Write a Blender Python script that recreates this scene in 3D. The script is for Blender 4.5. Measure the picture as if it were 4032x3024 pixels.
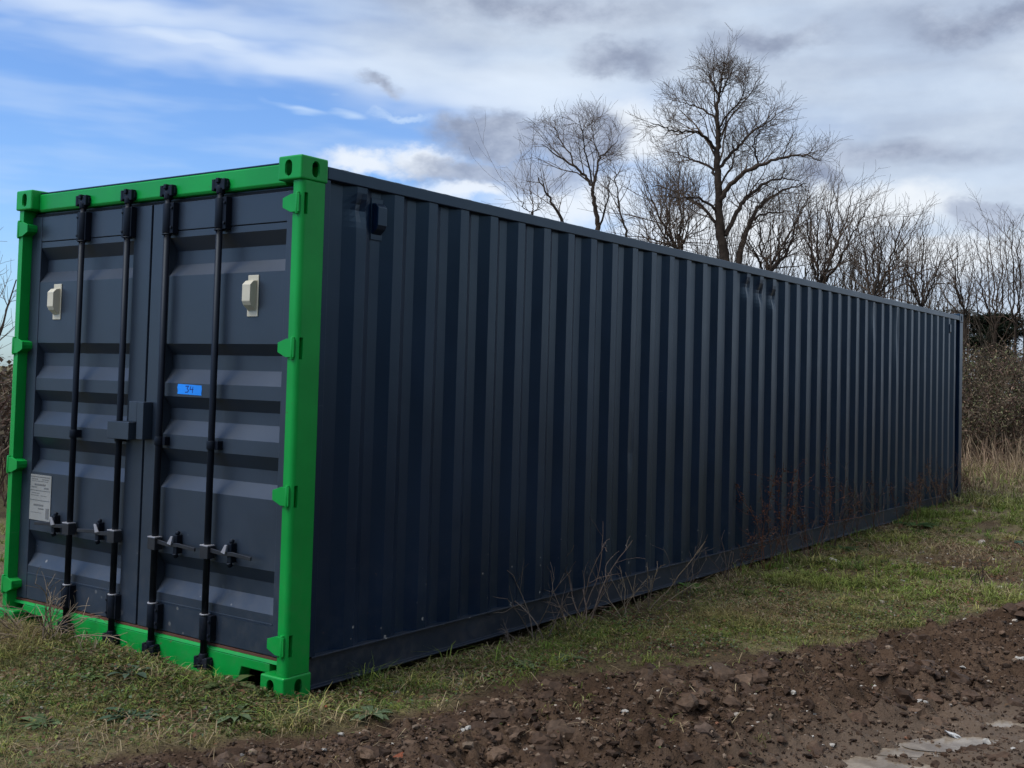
import bpy, bmesh, math, random
import numpy as np
from mathutils import Vector, Matrix

for o in list(bpy.data.objects):
    bpy.data.objects.remove(o, do_unlink=True)
scene = bpy.context.scene
COL = scene.collection
rnd = random.Random(7)
rng = np.random.default_rng(7)

# ------------------------------------------------------------------ camera
CAM = np.array([3.9631, -3.696, 1.5475])
PITCH, ROLL, YAW, FPX = 0.0395, -0.0265, 0.606, 4414.86      # focal length in pixels of a 4032 wide frame


def cam_rot():
    cx, sx = math.cos(PITCH), math.sin(PITCH)
    cy, sy = math.cos(ROLL), math.sin(ROLL)
    cz, sz = math.cos(YAW), math.sin(YAW)
    Rz = np.array([[cz, -sz, 0], [sz, cz, 0], [0, 0, 1]])
    Rx = np.array([[1, 0, 0], [0, cx, -sx], [0, sx, cx]])
    Ry = np.array([[cy, 0, sy], [0, 1, 0], [-sy, 0, cy]])
    return Rz @ Rx @ Ry


CR = cam_rot()
cd = bpy.data.cameras.new('camera')
cam = bpy.data.objects.new('camera', cd)
COL.objects.link(cam)
m = Matrix.Identity(4)
for i in range(3):
    m[i][0], m[i][1], m[i][2], m[i][3] = CR[i, 0], CR[i, 2], -CR[i, 1], CAM[i]
cam.matrix_world = m
cd.sensor_width = 36
cd.lens = FPX / 4032 * 36
cd.shift_x, cd.shift_y = -108.4 / 4032, -192.5 / 4032
cd.clip_start, cd.clip_end = 0.05, 3000
scene.camera = cam


def direction(px, py):
    """unit world direction of a sky feature seen in the photograph (px, py of a 2212 wide view)"""
    u, v = px * 1.8228, py * 1.8228
    d = CR @ np.array([(u - 2124.4) / FPX, 1, -(v - 1319.5) / FPX])
    return d / np.linalg.norm(d)


def survey(px, py, depth):
    """world point from the photograph survey, depth in metres ahead of the camera"""
    u, v = px * 1.8228, py * 1.8228
    return CAM + depth * (CR @ np.array([(u - 2124.4) / FPX, 1, -(v - 1319.5) / FPX]))


def on_ground(px, py, z=0.0):
    d = direction(px, py)
    return CAM + d * ((z - CAM[2]) / d[2])


# ------------------------------------------------------------------ render / exposure
vs = scene.view_settings
vs.view_transform, vs.look, vs.exposure, vs.gamma = 'Standard', 'None', 1.2, 1.0
vs.use_curve_mapping = False
scene.render.engine = 'CYCLES'
scene.cycles.use_adaptive_sampling = True
scene.cycles.adaptive_threshold = 0.02
scene.cycles.use_denoising = True
scene.cycles.max_bounces = 5
scene.cycles.diffuse_bounces = 2
scene.cycles.glossy_bounces = 2
scene.cycles.transmission_bounces = 3
scene.cycles.transparent_max_bounces = 6

# ------------------------------------------------------------------ sun
SUN_DIR = Vector((-0.30, -0.56, 0.95)).normalized()      # towards the veiled sun
sd = bpy.data.lights.new('sun', 'SUN')
sd.energy, sd.angle, sd.color = 1.5, math.radians(40), (1.0, 0.96, 0.9)
sun = bpy.data.objects.new('sun', sd)
COL.objects.link(sun)
sun.location = (-10, -10, 20)
sun.rotation_euler = (-SUN_DIR).to_track_quat('-Z', 'Y').to_euler()

# ------------------------------------------------------------------ world: Nishita sky behind procedural clouds
world = bpy.data.worlds.new('World')
scene.world = world
world.use_nodes = True
nt = world.node_tree
nt.nodes.clear()
N, L = nt.nodes, nt.links


def node(t, **kw):
    n = N.new(t)
    for k, v in kw.items():
        setattr(n, k, v)
    return n


def link(a, b):
    L.new(a, b)


def setin(sock, v):
    if hasattr(v, 'is_output') or isinstance(v, bpy.types.NodeSocket):
        L.new(v, sock)
    else:
        sock.default_value = v


def math_(op, a, b=0.0, c=None, clamp=False):
    n = node('ShaderNodeMath', operation=op)
    n.use_clamp = clamp
    setin(n.inputs[0], a)
    setin(n.inputs[1], b)
    if c is not None:
        setin(n.inputs[2], c)
    return n.outputs[0]


def vmath(op, a, b=(0, 0, 0), scale=None):
    n = node('ShaderNodeVectorMath', operation=op)
    setin(n.inputs[0], a)
    setin(n.inputs[1], b)
    if scale is not None:
        setin(n.inputs['Scale'], scale)
    return n.outputs['Value'] if op in ('DOT_PRODUCT', 'LENGTH') else n.outputs[0]


def noise(vec, scale, detail=5, rough=0.55, dist=0.0, color=False):
    n = node('ShaderNodeTexNoise')
    setin(n.inputs['Vector'], vec)
    n.inputs['Scale'].default_value = scale
    n.inputs['Detail'].default_value = detail
    n.inputs['Roughness'].default_value = rough
    n.inputs['Distortion'].default_value = dist
    return n.outputs['Color'] if color else n.outputs['Fac']


def smooth(v, lo, hi):
    n = node('ShaderNodeMapRange', interpolation_type='SMOOTHSTEP')
    setin(n.inputs[0], v)
    n.inputs[1].default_value, n.inputs[2].default_value = lo, hi
    return n.outputs[0]


def mixc(f, a, b):
    n = node('ShaderNodeMix', data_type='RGBA')
    setin(n.inputs[0], f)
    setin(n.inputs[6], a)
    setin(n.inputs[7], b)
    return n.outputs[2]


SKY_STRENGTH = 0.0800
sky = node('ShaderNodeTexSky', sky_type='NISHITA')
sky.sun_disc = False
sky.sun_elevation = math.asin(SUN_DIR.z)
sky.sun_rotation = math.atan2(SUN_DIR.x, SUN_DIR.y)
sky.altitude, sky.air_density, sky.dust_density, sky.ozone_density = 50, 1.0, 0.6, 1.6
skyc = vmath('MULTIPLY', vmath('SCALE', sky.outputs[0], scale=SKY_STRENGTH), (0.54, 0.71, 0.97))

tc = node('ShaderNodeTexCoord')
D0 = tc.outputs['Generated']
flat = vmath('MULTIPLY', D0, (1, 1, 3.4))
warp = vmath('SCALE', vmath('SUBTRACT', noise(flat, 5.0, 3, 0.62, color=True), (0.5, 0.5, 0.5)), scale=0.16)
warp_small = vmath('SCALE', vmath('SUBTRACT', noise(flat, 16.0, 2, 0.6, color=True), (0.5, 0.5, 0.5)), scale=0.055)
DW = vmath('ADD', D0, vmath('ADD', vmath('MULTIPLY', warp, (1, 1, 0.3)), vmath('MULTIPLY', warp_small, (1, 1, 0.45))))
RIGHT = np.array([math.cos(YAW), math.sin(YAW), 0.0])


sepw = node('ShaderNodeSeparateXYZ')
link(DW, sepw.inputs[0])
comb = node('ShaderNodeCombineXYZ')
link(math_('ARCTAN2', sepw.outputs[0], sepw.outputs[1]), comb.inputs[0])      # azimuth and elevation of the warped direction
link(math_('ARCSINE', sepw.outputs[2]), comb.inputs[1])
AE = comb.outputs[0]


PUFF = noise(vmath('MULTIPLY', D0, (1, 1, 1.6)), 15.0, 5, 0.60, color=True)


def puffed():
    w_ = vmath('SCALE', vmath('SUBTRACT', PUFF, (0.5, 0.5, 0.5)), scale=0.075)
    return vmath('ADD', AE0, vmath('MULTIPLY', w_, (1, 0.8, 0)))


sep0 = node('ShaderNodeSeparateXYZ')
link(D0, sep0.inputs[0])
comb0 = node('ShaderNodeCombineXYZ')
link(math_('ARCTAN2', sep0.outputs[0], sep0.outputs[1]), comb0.inputs[0])
link(math_('ARCSINE', sep0.outputs[2]), comb0.inputs[1])
AE0 = comb0.outputs[0]
AEP = puffed()


def blob(px, py, rx, ry, inner=0.25, outer=1.0, puff=False):
    """soft elliptical cloud bank around one direction of the sky dome"""
    c = direction(px, py)
    k = FPX / 1.8228
    d = vmath('MULTIPLY', vmath('SUBTRACT', AEP if puff else AE, (math.atan2(c[0], c[1]), math.asin(c[2]), 0)), (k / rx, k / ry, 0))
    return smooth(vmath('LENGTH', d), outer, inner)


def many(*bl):
    out = bl[0]
    for b in bl[1:]:
        out = math_('MAXIMUM', out, b)
    return out


sep = node('ShaderNodeSeparateXYZ')
link(D0, sep.inputs[0])
elev = sep.outputs[2]
side_ = vmath('DOT_PRODUCT', D0, tuple(RIGHT))
n_big = noise(flat, 2.2, 2, 0.5)
n_mid = noise(flat, 6.0, 4, 0.5)
n_fine = noise(vmath('MULTIPLY', D0, (1, 1, 6.0)), 7.0, 3, 0.5)

# broken overcast all round: thicker towards the right of the view, open blue to the left
cover = math_('ADD', math_('MULTIPLY', side_, 1.15), math_('MULTIPLY', math_('SUBTRACT', n_big, 0.5), 1.6))
cover = math_('ADD', cover, math_('MULTIPLY', math_('SUBTRACT', n_mid, 0.5), 0.35))
cover = math_('ADD', cover, math_('MULTIPLY', smooth(elev, 0.14, 0.34), 0.42))
cover = math_('SUBTRACT', cover, math_('MULTIPLY', blob(330, 560, 760, 290, inner=0.3), 0.75))
cover_m = smooth(cover, -0.22, 0.34)
psep = node('ShaderNodeSeparateXYZ')
link(PUFF, psep.inputs[0])
tone = smooth(math_('ADD', math_('ADD', math_('MULTIPLY', n_mid, 0.45), math_('MULTIPLY', n_big, 0.30)), math_('MULTIPLY', psep.outputs[2], 0.25)), 0.36, 0.64)
deck = mixc(tone, (0.201, 0.236, 0.297, 1), (0.303, 0.342, 0.390, 1))
c = mixc(math_('MULTIPLY', cover_m, 0.94), skyc, deck)
# thin streaks of high cloud
veil = math_('MULTIPLY', smooth(n_fine, 0.40, 0.70), 0.30)
c = mixc(veil, c, (0.283, 0.346, 0.433, 1))
streak = many(blob(620, 140, 560, 62, 0.0, 1.1), blob(1120, 205, 470, 80, 0.0, 1.1), blob(1420, 250, 330, 70, 0.0), blob(420, 105, 300, 36, 0.0, 1.1), blob(200, 20, 520, 60, 0.0, 1.2))
c = mixc(math_('MULTIPLY', streak, 0.72), c, (0.346, 0.390, 0.449, 1))
wisps = many(blob(630, 237, 85, 14, 0.0), blob(735, 241, 60, 12, 0.0), blob(860, 251, 90, 14, 0.0, puff=True))
c = mixc(math_('MULTIPLY', wisps, 0.42), c, (0.354, 0.417, 0.472, 1))
# lit cloud heads
bright = many(blob(780, 352, 130, 44, 0.3, puff=True), blob(905, 345, 90, 40, 0.3, puff=True), blob(1900, 450, 260, 66, puff=True), blob(2030, 550, 240, 80),
              blob(1010, 415, 170, 40, puff=True), blob(1360, 290, 170, 100, puff=True), blob(1600, 510, 380, 110), blob(1240, 450, 300, 100, 0.1, puff=True))
c = mixc(math_('MULTIPLY', bright, 0.85), c, (0.397, 0.417, 0.439, 1))
# grey lilac cumulus
grey = many(blob(1070, 298, 185, 70, 0.5, puff=True), blob(1265, 300, 115, 92, 0.5, puff=True), blob(1010, 368, 200, 44, 0.3, puff=True),
            blob(1160, 372, 200, 62, 0.3, puff=True), blob(1330, 132, 150, 46, 0.1, puff=True), blob(1650, 85, 200, 50, 0.1, puff=True),
            blob(2125, 458, 110, 40, 0.5, puff=True), blob(2120, 45, 260, 60, 0.1, puff=True), blob(1180, 25, 420, 60, 0.1),
            blob(820, 182, 60, 24, 0.1, puff=True), blob(1900, 330, 330, 40, 0.1), blob(1780, 385, 90, 50, 0.2, puff=True))
c = mixc(math_('MULTIPLY', grey, 0.93), c, mixc(smooth(psep.outputs[2], 0.35, 0.68), (0.118, 0.140, 0.195, 1), (0.215, 0.245, 0.305, 1)))
bg = node('ShaderNodeBackground')
link(c, bg.inputs[0])
bg.inputs[1].default_value = 1.0
wo = node('ShaderNodeOutputWorld')
link(bg.outputs[0], wo.inputs[0])
world.cycles.sampling_method = 'MANUAL'
world.cycles.sample_map_resolution = 512

# ------------------------------------------------------------------ materials
def pset(b, name, v):
    if name in b.inputs:
        b.inputs[name].default_value = v


def material(name):
    global nt, N, L
    mt = bpy.data.materials.new(name)
    mt.use_nodes = True
    nt = mt.node_tree
    N, L = nt.nodes, nt.links
    b = N['Principled BSDF']
    return mt, b


def bump(b, h, strength, dist=0.01):
    n = node('ShaderNodeBump')
    n.inputs['Strength'].default_value = strength
    n.inputs['Distance'].default_value = dist
    setin(n.inputs['Height'], h)
    link(n.outputs[0], b.inputs['Normal'])


def objco():
    return node('ShaderNodeNewGeometry').outputs['Position']


def paint(name, base, rough, dirt=(0.10, 0.085, 0.07, 1), dirt_amt=0.5, specks=True, spec=0.5, wave=0.12, gloss=(1, 1, 1, 1), chips=0.0):
    mt, b = material(name)
    P = objco()
    s = node('ShaderNodeSeparateXYZ'); link(P, s.inputs[0])
    lowness = smooth(s.outputs[2], 1.1, 0.05)
    n1 = noise(P, 1.7, 6, 0.6)
    n2 = noise(vmath('MULTIPLY', P, (9, 9, 0.7)), 2.0, 5, 0.6)
    base2 = tuple(x * 1.35 + 0.001 for x in base[:3]) + (1,)
    col = mixc(smooth(n1, 0.3, 0.75), base, base2)
    streaky = math_('MULTIPLY', smooth(n2, 0.55, 0.8), 0.16 * dirt_amt)
    col = mixc(streaky, col, dirt)
    n3 = noise(P, 13, 5, 0.7)
    splash = math_('MULTIPLY', math_('MULTIPLY', smooth(n3, 0.42, 0.7), lowness), 0.45 * dirt_amt)
    col = mixc(splash, col, dirt)
    if specks:
        vo = node('ShaderNodeTexVoronoi', feature='F1')
        link(P, vo.inputs['Vector']); vo.inputs['Scale'].default_value = 17
        vo.inputs['Randomness'].default_value = 1
        rr = node('ShaderNodeSeparateColor'); link(vo.outputs['Color'], rr.inputs[0])
        thr = math_('MULTIPLY', math_('POWER', rr.outputs[0], 4.0), 0.26)
        dots = math_('LESS_THAN', vo.outputs['Distance'], math_('MULTIPLY', thr, math_('ADD', math_('MULTIPLY', lowness, 0.95), 0.05)))
        col = mixc(math_('MULTIPLY', dots, math_('MULTIPLY', rr.outputs[1], 0.55)), col, (0.42, 0.40, 0.36, 1))
    if chips > 0:
        cn = noise(P, 26, 5, 0.7)
        cw = noise(P, 2.6, 3, 0.5)
        chip = smooth(math_('ADD', cn, math_('MULTIPLY', math_('SUBTRACT', cw, 0.5), 0.5)), 0.80 - 0.08 * chips, 0.83 - 0.08 * chips)
        col = mixc(math_('MULTIPLY', chip, 0.8), col, mixc(n3, (0.05, 0.018, 0.010, 1), (0.14, 0.075, 0.045, 1)))
        scr = noise(vmath('MULTIPLY', P, (3, 0.6, 40)), 2.2, 3, 0.6)
        col = mixc(math_('MULTIPLY', smooth(scr, 0.73, 0.77), 0.22 * chips), col, (0.30, 0.30, 0.30, 1))
    link(col, b.inputs['Base Color'])
    r = math_('ADD', rough, math_('MULTIPLY', math_('SUBTRACT', n1, 0.5), 0.22))
    r = math_('ADD', r, math_('MULTIPLY', splash, 0.5))
    link(r, b.inputs['Roughness'])
    pset(b, 'Specular IOR Level', spec)
    pset(b, 'Specular Tint', gloss)
    bump(b, math_('ADD', noise(P, 3.0, 3, 0.5), math_('MULTIPLY', noise(P, 120, 2, 0.5), 0.02)), wave, 0.02)
    return mt


M = {}
M['grey'] = paint('anthracite_paint', (0.0006, 0.0066, 0.0235, 1), 0.33, dirt_amt=0.18, spec=0.6, gloss=(0.58, 0.86, 1, 1), chips=0.5)
M['grey_door'] = paint('anthracite_door_paint', (0.0165, 0.0245, 0.038, 1), 0.38, wave=0.08, dirt_amt=0.35, gloss=(0.88, 0.95, 1, 1), chips=0.4)
M['grey_rail'] = paint('dusty_rail_paint', (0.005, 0.0115, 0.025, 1), 0.45, dirt_amt=0.45)
M['green'] = paint('green_paint', (0.0005, 0.225, 0.032, 1), 0.40, dirt_amt=0.3, specks=False, wave=0.08, gloss=(0.55, 1, 0.65, 1), chips=1.0)
M['rod'] = paint('black_rod_paint', (0.002, 0.003, 0.007, 1), 0.5, dirt_amt=0.25, specks=False, wave=0.03, spec=0.25, gloss=(0.7, 0.85, 1, 1))
M['handle'] = paint('worn_handle_paint', (0.009, 0.010, 0.014, 1), 0.42, dirt_amt=0.35, specks=False, wave=0.02, chips=1.0)
M['rubber'] = paint('black_rubber', (0.008, 0.008, 0.011, 1), 0.75, specks=False)
M['beige'] = paint('beige_plastic', (0.42, 0.39, 0.30, 1), 0.5, dirt_amt=0.4, specks=False, wave=0.0)
M['steel'] = paint('worn_steel', (0.22, 0.22, 0.24, 1), 0.4, dirt_amt=0.6, specks=False, wave=0.0)
M['rust'] = paint('rusty_edge', (0.075, 0.022, 0.010, 1), 0.8, specks=False)
M['plate'] = paint('data_plate', (0.21, 0.21, 0.20, 1), 0.4, dirt_amt=0.6, specks=False, wave=0.0)
M['ink'] = paint('dark_print', (0.10, 0.10, 0.10, 1), 0.5, specks=False, wave=0.0)
M['tape'] = paint('blue_tape', (0.004, 0.20, 0.70, 1), 0.55, dirt_amt=0.1, specks=False, wave=0.0)
M['pen'] = paint('blue_black_pen', (0.003, 0.03, 0.20, 1), 0.5, dirt_amt=0.0, specks=False, wave=0.0)


def colored(name, rough=0.7, trans=0.0, var=0.35, scale=30, rugged=False):
    """material whose own colour is stored with the mesh (attribute tint)"""
    mt, b = material(name)
    at = node('ShaderNodeAttribute', attribute_name='tint')
    n1 = noise(objco(), scale, 3, 0.6)
    f = math_('ADD', 1 - var / 2, math_('MULTIPLY', math_('SUBTRACT', n1, 0.5), var * 2))
    colr = vmath('SCALE', at.outputs['Color'], scale=f)
    link(colr, b.inputs['Base Color'])
    b.inputs['Roughness'].default_value = rough
    pset(b, 'Specular IOR Level', 0.15)
    if rugged: bump(b, noise(objco(), 110, 4, 0.65), 0.45, 0.008)
    if trans > 0:
        t = node('ShaderNodeBsdfTranslucent')
        link(colr, t.inputs[0])
        mx = node('ShaderNodeMixShader')
        mx.inputs[0].default_value = trans
        link(b.outputs[0], mx.inputs[1]); link(t.outputs[0], mx.inputs[2])
        link(mx.outputs[0], N['Material Output'].inputs[0])
    return mt


M['blade'] = colored('leaf_blades', 0.6, 0.3)
M['stem'] = colored('dry_stems', 0.85, 0.0)
M['bark'] = colored('bark', 0.9, 0.0, 0.6, 9)
M['stone'] = colored('stone', 0.75, 0.0, 0.5, 45, True)
M['clod'] = colored('mud_clod', 0.6, 0.0, 0.6, 40, True)


def ground_material():
    mt, b = material('soil_and_moss')
    P = objco()
    at = node('ShaderNodeAttribute', attribute_name='mud')
    wet = node('ShaderNodeAttribute', attribute_name='wet')
    n1 = noise(P, 2.3, 8, 0.65)
    n2 = noise(P, 22, 6, 0.7)
    n3 = noise(P, 90, 4, 0.7)
    mudc = mixc(smooth(n1, 0.3, 0.7), (0.036, 0.021, 0.012, 1), (0.104, 0.066, 0.041, 1))
    mudc = mixc(smooth(n2, 0.35, 0.75), mudc, (0.060, 0.035, 0.021, 1))
    mudc = mixc(smooth(n3, 0.5, 0.7), mudc, (0.020, 0.011, 0.007, 1))
    mudc = mixc(math_('MULTIPLY', wet.outputs['Fac'], 0.5), mudc, (0.20, 0.155, 0.115, 1))
    turf = mixc(smooth(n1, 0.32, 0.68), (0.12, 0.088, 0.052, 1), (0.155, 0.15, 0.052, 1))
    turf = mixc(smooth(n2, 0.40, 0.75), turf, (0.19, 0.15, 0.09, 1))
    turf = mixc(smooth(n3, 0.50, 0.62), turf, (0.040, 0.034, 0.018, 1))
    colr = mixc(at.outputs['Fac'], turf, mudc)
    colr = mixc(math_('MULTIPLY', smooth(n3, 0.66, 0.8), 0.35), colr, (0.22, 0.18, 0.14, 1))
    link(colr, b.inputs['Base Color'])
    r = math_('SUBTRACT', 0.88, math_('MULTIPLY', at.outputs['Fac'], math_('MULTIPLY', smooth(n1, 0.35, 0.75), 0.32)))
    r = math_('SUBTRACT', r, math_('MULTIPLY', wet.outputs['Fac'], 0.28))
    link(r, b.inputs['Roughness'])
    pset(b, 'Specular IOR Level', 0.14)
    bump(b, math_('ADD', math_('MULTIPLY', n2, 0.6), math_('MULTIPLY', n3, 0.4)), 1.0, 0.02)
    return mt


M['ground'] = ground_material()


def puddle_material():
    mt, b = material('muddy_water')
    P = objco()
    b.inputs['Base Color'].default_value = (0.13, 0.105, 0.078, 1)
    colr = mixc(smooth(noise(P, 9, 5, 0.6), 0.35, 0.7), (0.13, 0.10, 0.072, 1), (0.26, 0.215, 0.165, 1))
    link(colr, b.inputs['Base Color'])
    b.inputs['Roughness'].default_value = 0.18
    pset(b, 'IOR', 1.33)
    bump(b, noise(P, 25, 3, 0.5), 0.06, 0.01)
    return mt


M['puddle'] = puddle_material()

# ------------------------------------------------------------------ mesh helpers
def tag(o, label=None, cat=None, group=None, kind=None):
    if label: o['label'] = label
    if cat: o['category'] = cat
    if group: o['group'] = group
    if kind: o['kind'] = kind
    return o


def fast_mesh(name, V, T, mats, tint=None, attrs=None, smooth_=False):
    """triangle or quad mesh from numpy arrays"""
    me = bpy.data.meshes.new(name)
    V = np.asarray(V, np.float32); T = np.asarray(T, np.int32)
    k = T.shape[1]
    me.vertices.add(len(V)); me.vertices.foreach_set('co', V.ravel())
    me.loops.add(T.size); me.loops.foreach_set('vertex_index', T.ravel())
    me.polygons.add(len(T))
    me.polygons.foreach_set('loop_start', np.arange(0, T.size, k, dtype=np.int32))
    try:
        me.polygons.foreach_set('loop_total', np.full(len(T), k, np.int32))
    except Exception:
        pass
    me.polygons.foreach_set('use_smooth', np.full(len(T), bool(smooth_)))
    if tint is not None:
        a = me.color_attributes.new('tint', 'FLOAT_COLOR', 'POINT')
        c4 = np.ones((len(V), 4), np.float32); c4[:, :3] = tint
        a.data.foreach_set('color', c4.ravel())
    for kx, vx in (attrs or {}).items():
        a = me.attributes.new(kx, 'FLOAT', 'POINT')
        a.data.foreach_set('value', np.asarray(vx, np.float32).ravel())
    for mt in (mats if isinstance(mats, (list, tuple)) else [mats]):
        me.materials.append(mt)
    me.update(calc_edges=True)
    me.validate()
    return me


def add_obj(name, me, parent=None, loc=None):
    o = bpy.data.objects.new(name, me)
    COL.objects.link(o)
    if parent: o.parent = parent
    if loc is not None: o.location = loc
    return o


def empty(name, loc):
    o = bpy.data.objects.new(name, None)
    o.empty_display_size = 0.2
    COL.objects.link(o)
    o.location = loc
    return o


class MB:
    """collects boxes, prisms and tubes into one mesh"""
    def __init__(s):
        s.bm = bmesh.new()

    def box(s, x0, x1, y0, y1, z0, z1, mi=0):
        vs_ = [s.bm.verts.new(p) for p in ((x0, y0, z0), (x1, y0, z0), (x1, y1, z0), (x0, y1, z0),
                                           (x0, y0, z1), (x1, y0, z1), (x1, y1, z1), (x0, y1, z1))]
        for f in ((3, 2, 1, 0), (4, 5, 6, 7), (0, 1, 5, 4), (1, 2, 6, 5), (2, 3, 7, 6), (3, 0, 4, 7)):
            s.bm.faces.new([vs_[i] for i in f]).material_index = mi
        return s

    def prism(s, pts, axis, a, b, mi=0):
        """extrude a 2D outline along axis (0 x, 1 y, 2 z)"""
        def P(p, t):
            q = list(p); q.insert(axis, t); return q
        A = [s.bm.verts.new(P(p, a)) for p in pts]
        B = [s.bm.verts.new(P(p, b)) for p in pts]
        n = len(pts)
        fs = [s.bm.faces.new(A), s.bm.faces.new(B)]
        for i in range(n):
            fs.append(s.bm.faces.new((A[i], A[(i + 1) % n], B[(i + 1) % n], B[i])))
        for f in fs: f.material_index = mi
        return s

    def tube(s, p, q, r, n=12, r2=None, mi=0):
        p, q = Vector(p), Vector(q)
        t = (q - p).normalized()
        u = t.cross(Vector((0.3, 0.9, 0.1)) if abs(t.z) > 0.5 else Vector((0, 0, 1))).normalized()
        w = t.cross(u)
        r2 = r if r2 is None else r2
        A = [s.bm.verts.new(p + r * (math.cos(k * 2 * math.pi / n) * u + math.sin(k * 2 * math.pi / n) * w)) for k in range(n)]
        B = [s.bm.verts.new(q + r2 * (math.cos(k * 2 * math.pi / n) * u + math.sin(k * 2 * math.pi / n) * w)) for k in range(n)]
        for i in range(n):
            f = s.bm.faces.new((A[i], A[(i + 1) % n], B[(i + 1) % n], B[i])); f.smooth = True; f.material_index = mi
        s.bm.faces.new(A).material_index = mi; s.bm.faces.new(B).material_index = mi
        return s

    def mirror_x(s, c):
        for v in s.bm.verts: v.co.x = 2 * c - v.co.x
        return s

    def mesh(s, name, mats, bevel=0.0, seg=2, origin=(0, 0, 0)):
        bmesh.ops.recalc_face_normals(s.bm, faces=s.bm.faces)
        if bevel > 0:
            es = [e for e in s.bm.edges if len(e.link_faces) == 2 and e.calc_face_angle(0) > 0.5]
            bmesh.ops.bevel(s.bm, geom=es, offset=bevel, segments=seg, profile=0.5, affect='EDGES', clamp_overlap=True)
        bmesh.ops.translate(s.bm, verts=s.bm.verts, vec=-Vector(origin))
        me = bpy.data.meshes.new(name)
        s.bm.to_mesh(me); s.bm.free()
        for mt in (mats if isinstance(mats, (list, tuple)) else [mats]): me.materials.append(mt)
        return me


def boolean(me, cutters):
    """subtract cutter meshes and return the result"""
    o = bpy.data.objects.new('tmp', me); COL.objects.link(o)
    cs = []
    for cme in cutters:
        co = bpy.data.objects.new('cut', cme); COL.objects.link(co); cs.append(co)
        md = o.modifiers.new('b', 'BOOLEAN'); md.operation = 'DIFFERENCE'; md.object = co; md.solver = 'EXACT'
    bpy.context.view_layer.update()
    dg = bpy.context.evaluated_depsgraph_get()
    out = bpy.data.meshes.new_from_object(o.evaluated_get(dg))
    for c_ in cs + [o]: bpy.data.objects.remove(c_, do_unlink=True)
    return out


# ------------------------------------------------------------------ noise for terrain
def hash2(ix, iy, seed):
    h = (ix.astype(np.int64) * 374761393 + iy.astype(np.int64) * 668265263 + seed * 974634541) & 0x7fffffff
    h = ((h ^ (h >> 13)) * 1274126177) & 0x7fffffff
    return ((h ^ (h >> 16)) & 0xffff) / 65535.0


def vnoise(x, y, seed=0):
    ix, iy = np.floor(x), np.floor(y)
    fx, fy = x - ix, y - iy
    fx = fx * fx * (3 - 2 * fx); fy = fy * fy * (3 - 2 * fy)
    a, b = hash2(ix, iy, seed), hash2(ix + 1, iy, seed)
    c_, d = hash2(ix, iy + 1, seed), hash2(ix + 1, iy + 1, seed)
    return (a * (1 - fx) + b * fx) * (1 - fy) + (c_ * (1 - fx) + d * fx) * fy


def fbm(x, y, octv=4, seed=0, gain=0.5):
    s, a, t = 0.0, 1.0, 0.0
    for k in range(octv):
        s = s + a * (vnoise(x * 2 ** k + 17.3 * k, y * 2 ** k + 5.1 * k, seed + k) - 0.5)
        t += a; a *= gain
    return s / t * 2


def worley(x, y, seed=0):
    ix, iy = np.floor(x), np.floor(y)
    best = np.full(np.shape(x), 9.0); idv = np.zeros(np.shape(x))
    for dx in (-1, 0, 1):
        for dy in (-1, 0, 1):
            cx, cy = ix + dx, iy + dy
            px = cx + hash2(cx, cy, seed); py = cy + hash2(cx, cy, seed + 50)
            d = np.hypot(px - x, py - y)
            m_ = d < best
            best = np.where(m_, d, best); idv = np.where(m_, hash2(cx, cy, seed + 99), idv)
    return best, idv


def sstep(v, a, b):
    t = np.clip((v - a) / (b - a), 0, 1)
    return t * t * (3 - 2 * t)


BY = [-4, -1.3, -1.04, -0.74, -0.11, 0.43, 0.96, 1.66, 2.67, 3.76, 5.24, 7, 9, 14]
BX = [-0.6, 0.0, 0.07, 0.12, 0.36, 0.56, 0.61, 0.75, 1.33, 1.80, 2.19, 2.8, 3.9, 8]
PUDDLES = [(2.22, 0.66, 0.15, 0.07, 0.9), (2.60, 1.05, 0.18, 0.06, 0.8), (2.42, 1.17, 0.20, 0.105, 0.9), (2.50, 1.52, 0.17, 0.06, 0.7), (2.34, 0.86, 0.17, 0.09, 0.9),
           (2.66, 1.75, 0.20, 0.07, 0.8), (2.74, 2.16, 0.16, 0.06, 0.6)]
WATER_Z = -0.080


def mud_distance(x, y):
    """metres inside the churned track, measured sideways from its ragged edge"""
    return x - np.interp(y, BY, BX) + 0.16 * fbm(x * 2.2, y * 2.2, 3, 5) + 0.05 * fbm(x * 9, y * 9, 2, 8)


def puddle_field(x, y, outer=1.35, inner=0.7):
    w = np.zeros(np.shape(x))
    for px, py, a, b, th in PUDDLES:
        cx, sx = math.cos(th), math.sin(th)
        u = (x - px) * cx + (y - py) * sx; v = -(x - px) * sx + (y - py) * cx
        r = np.hypot(u / a, v / b) + 0.85 * fbm(x * 13, y * 13, 3, 31)
        w = np.maximum(w, sstep(r, outer, inner))
    return w


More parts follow.
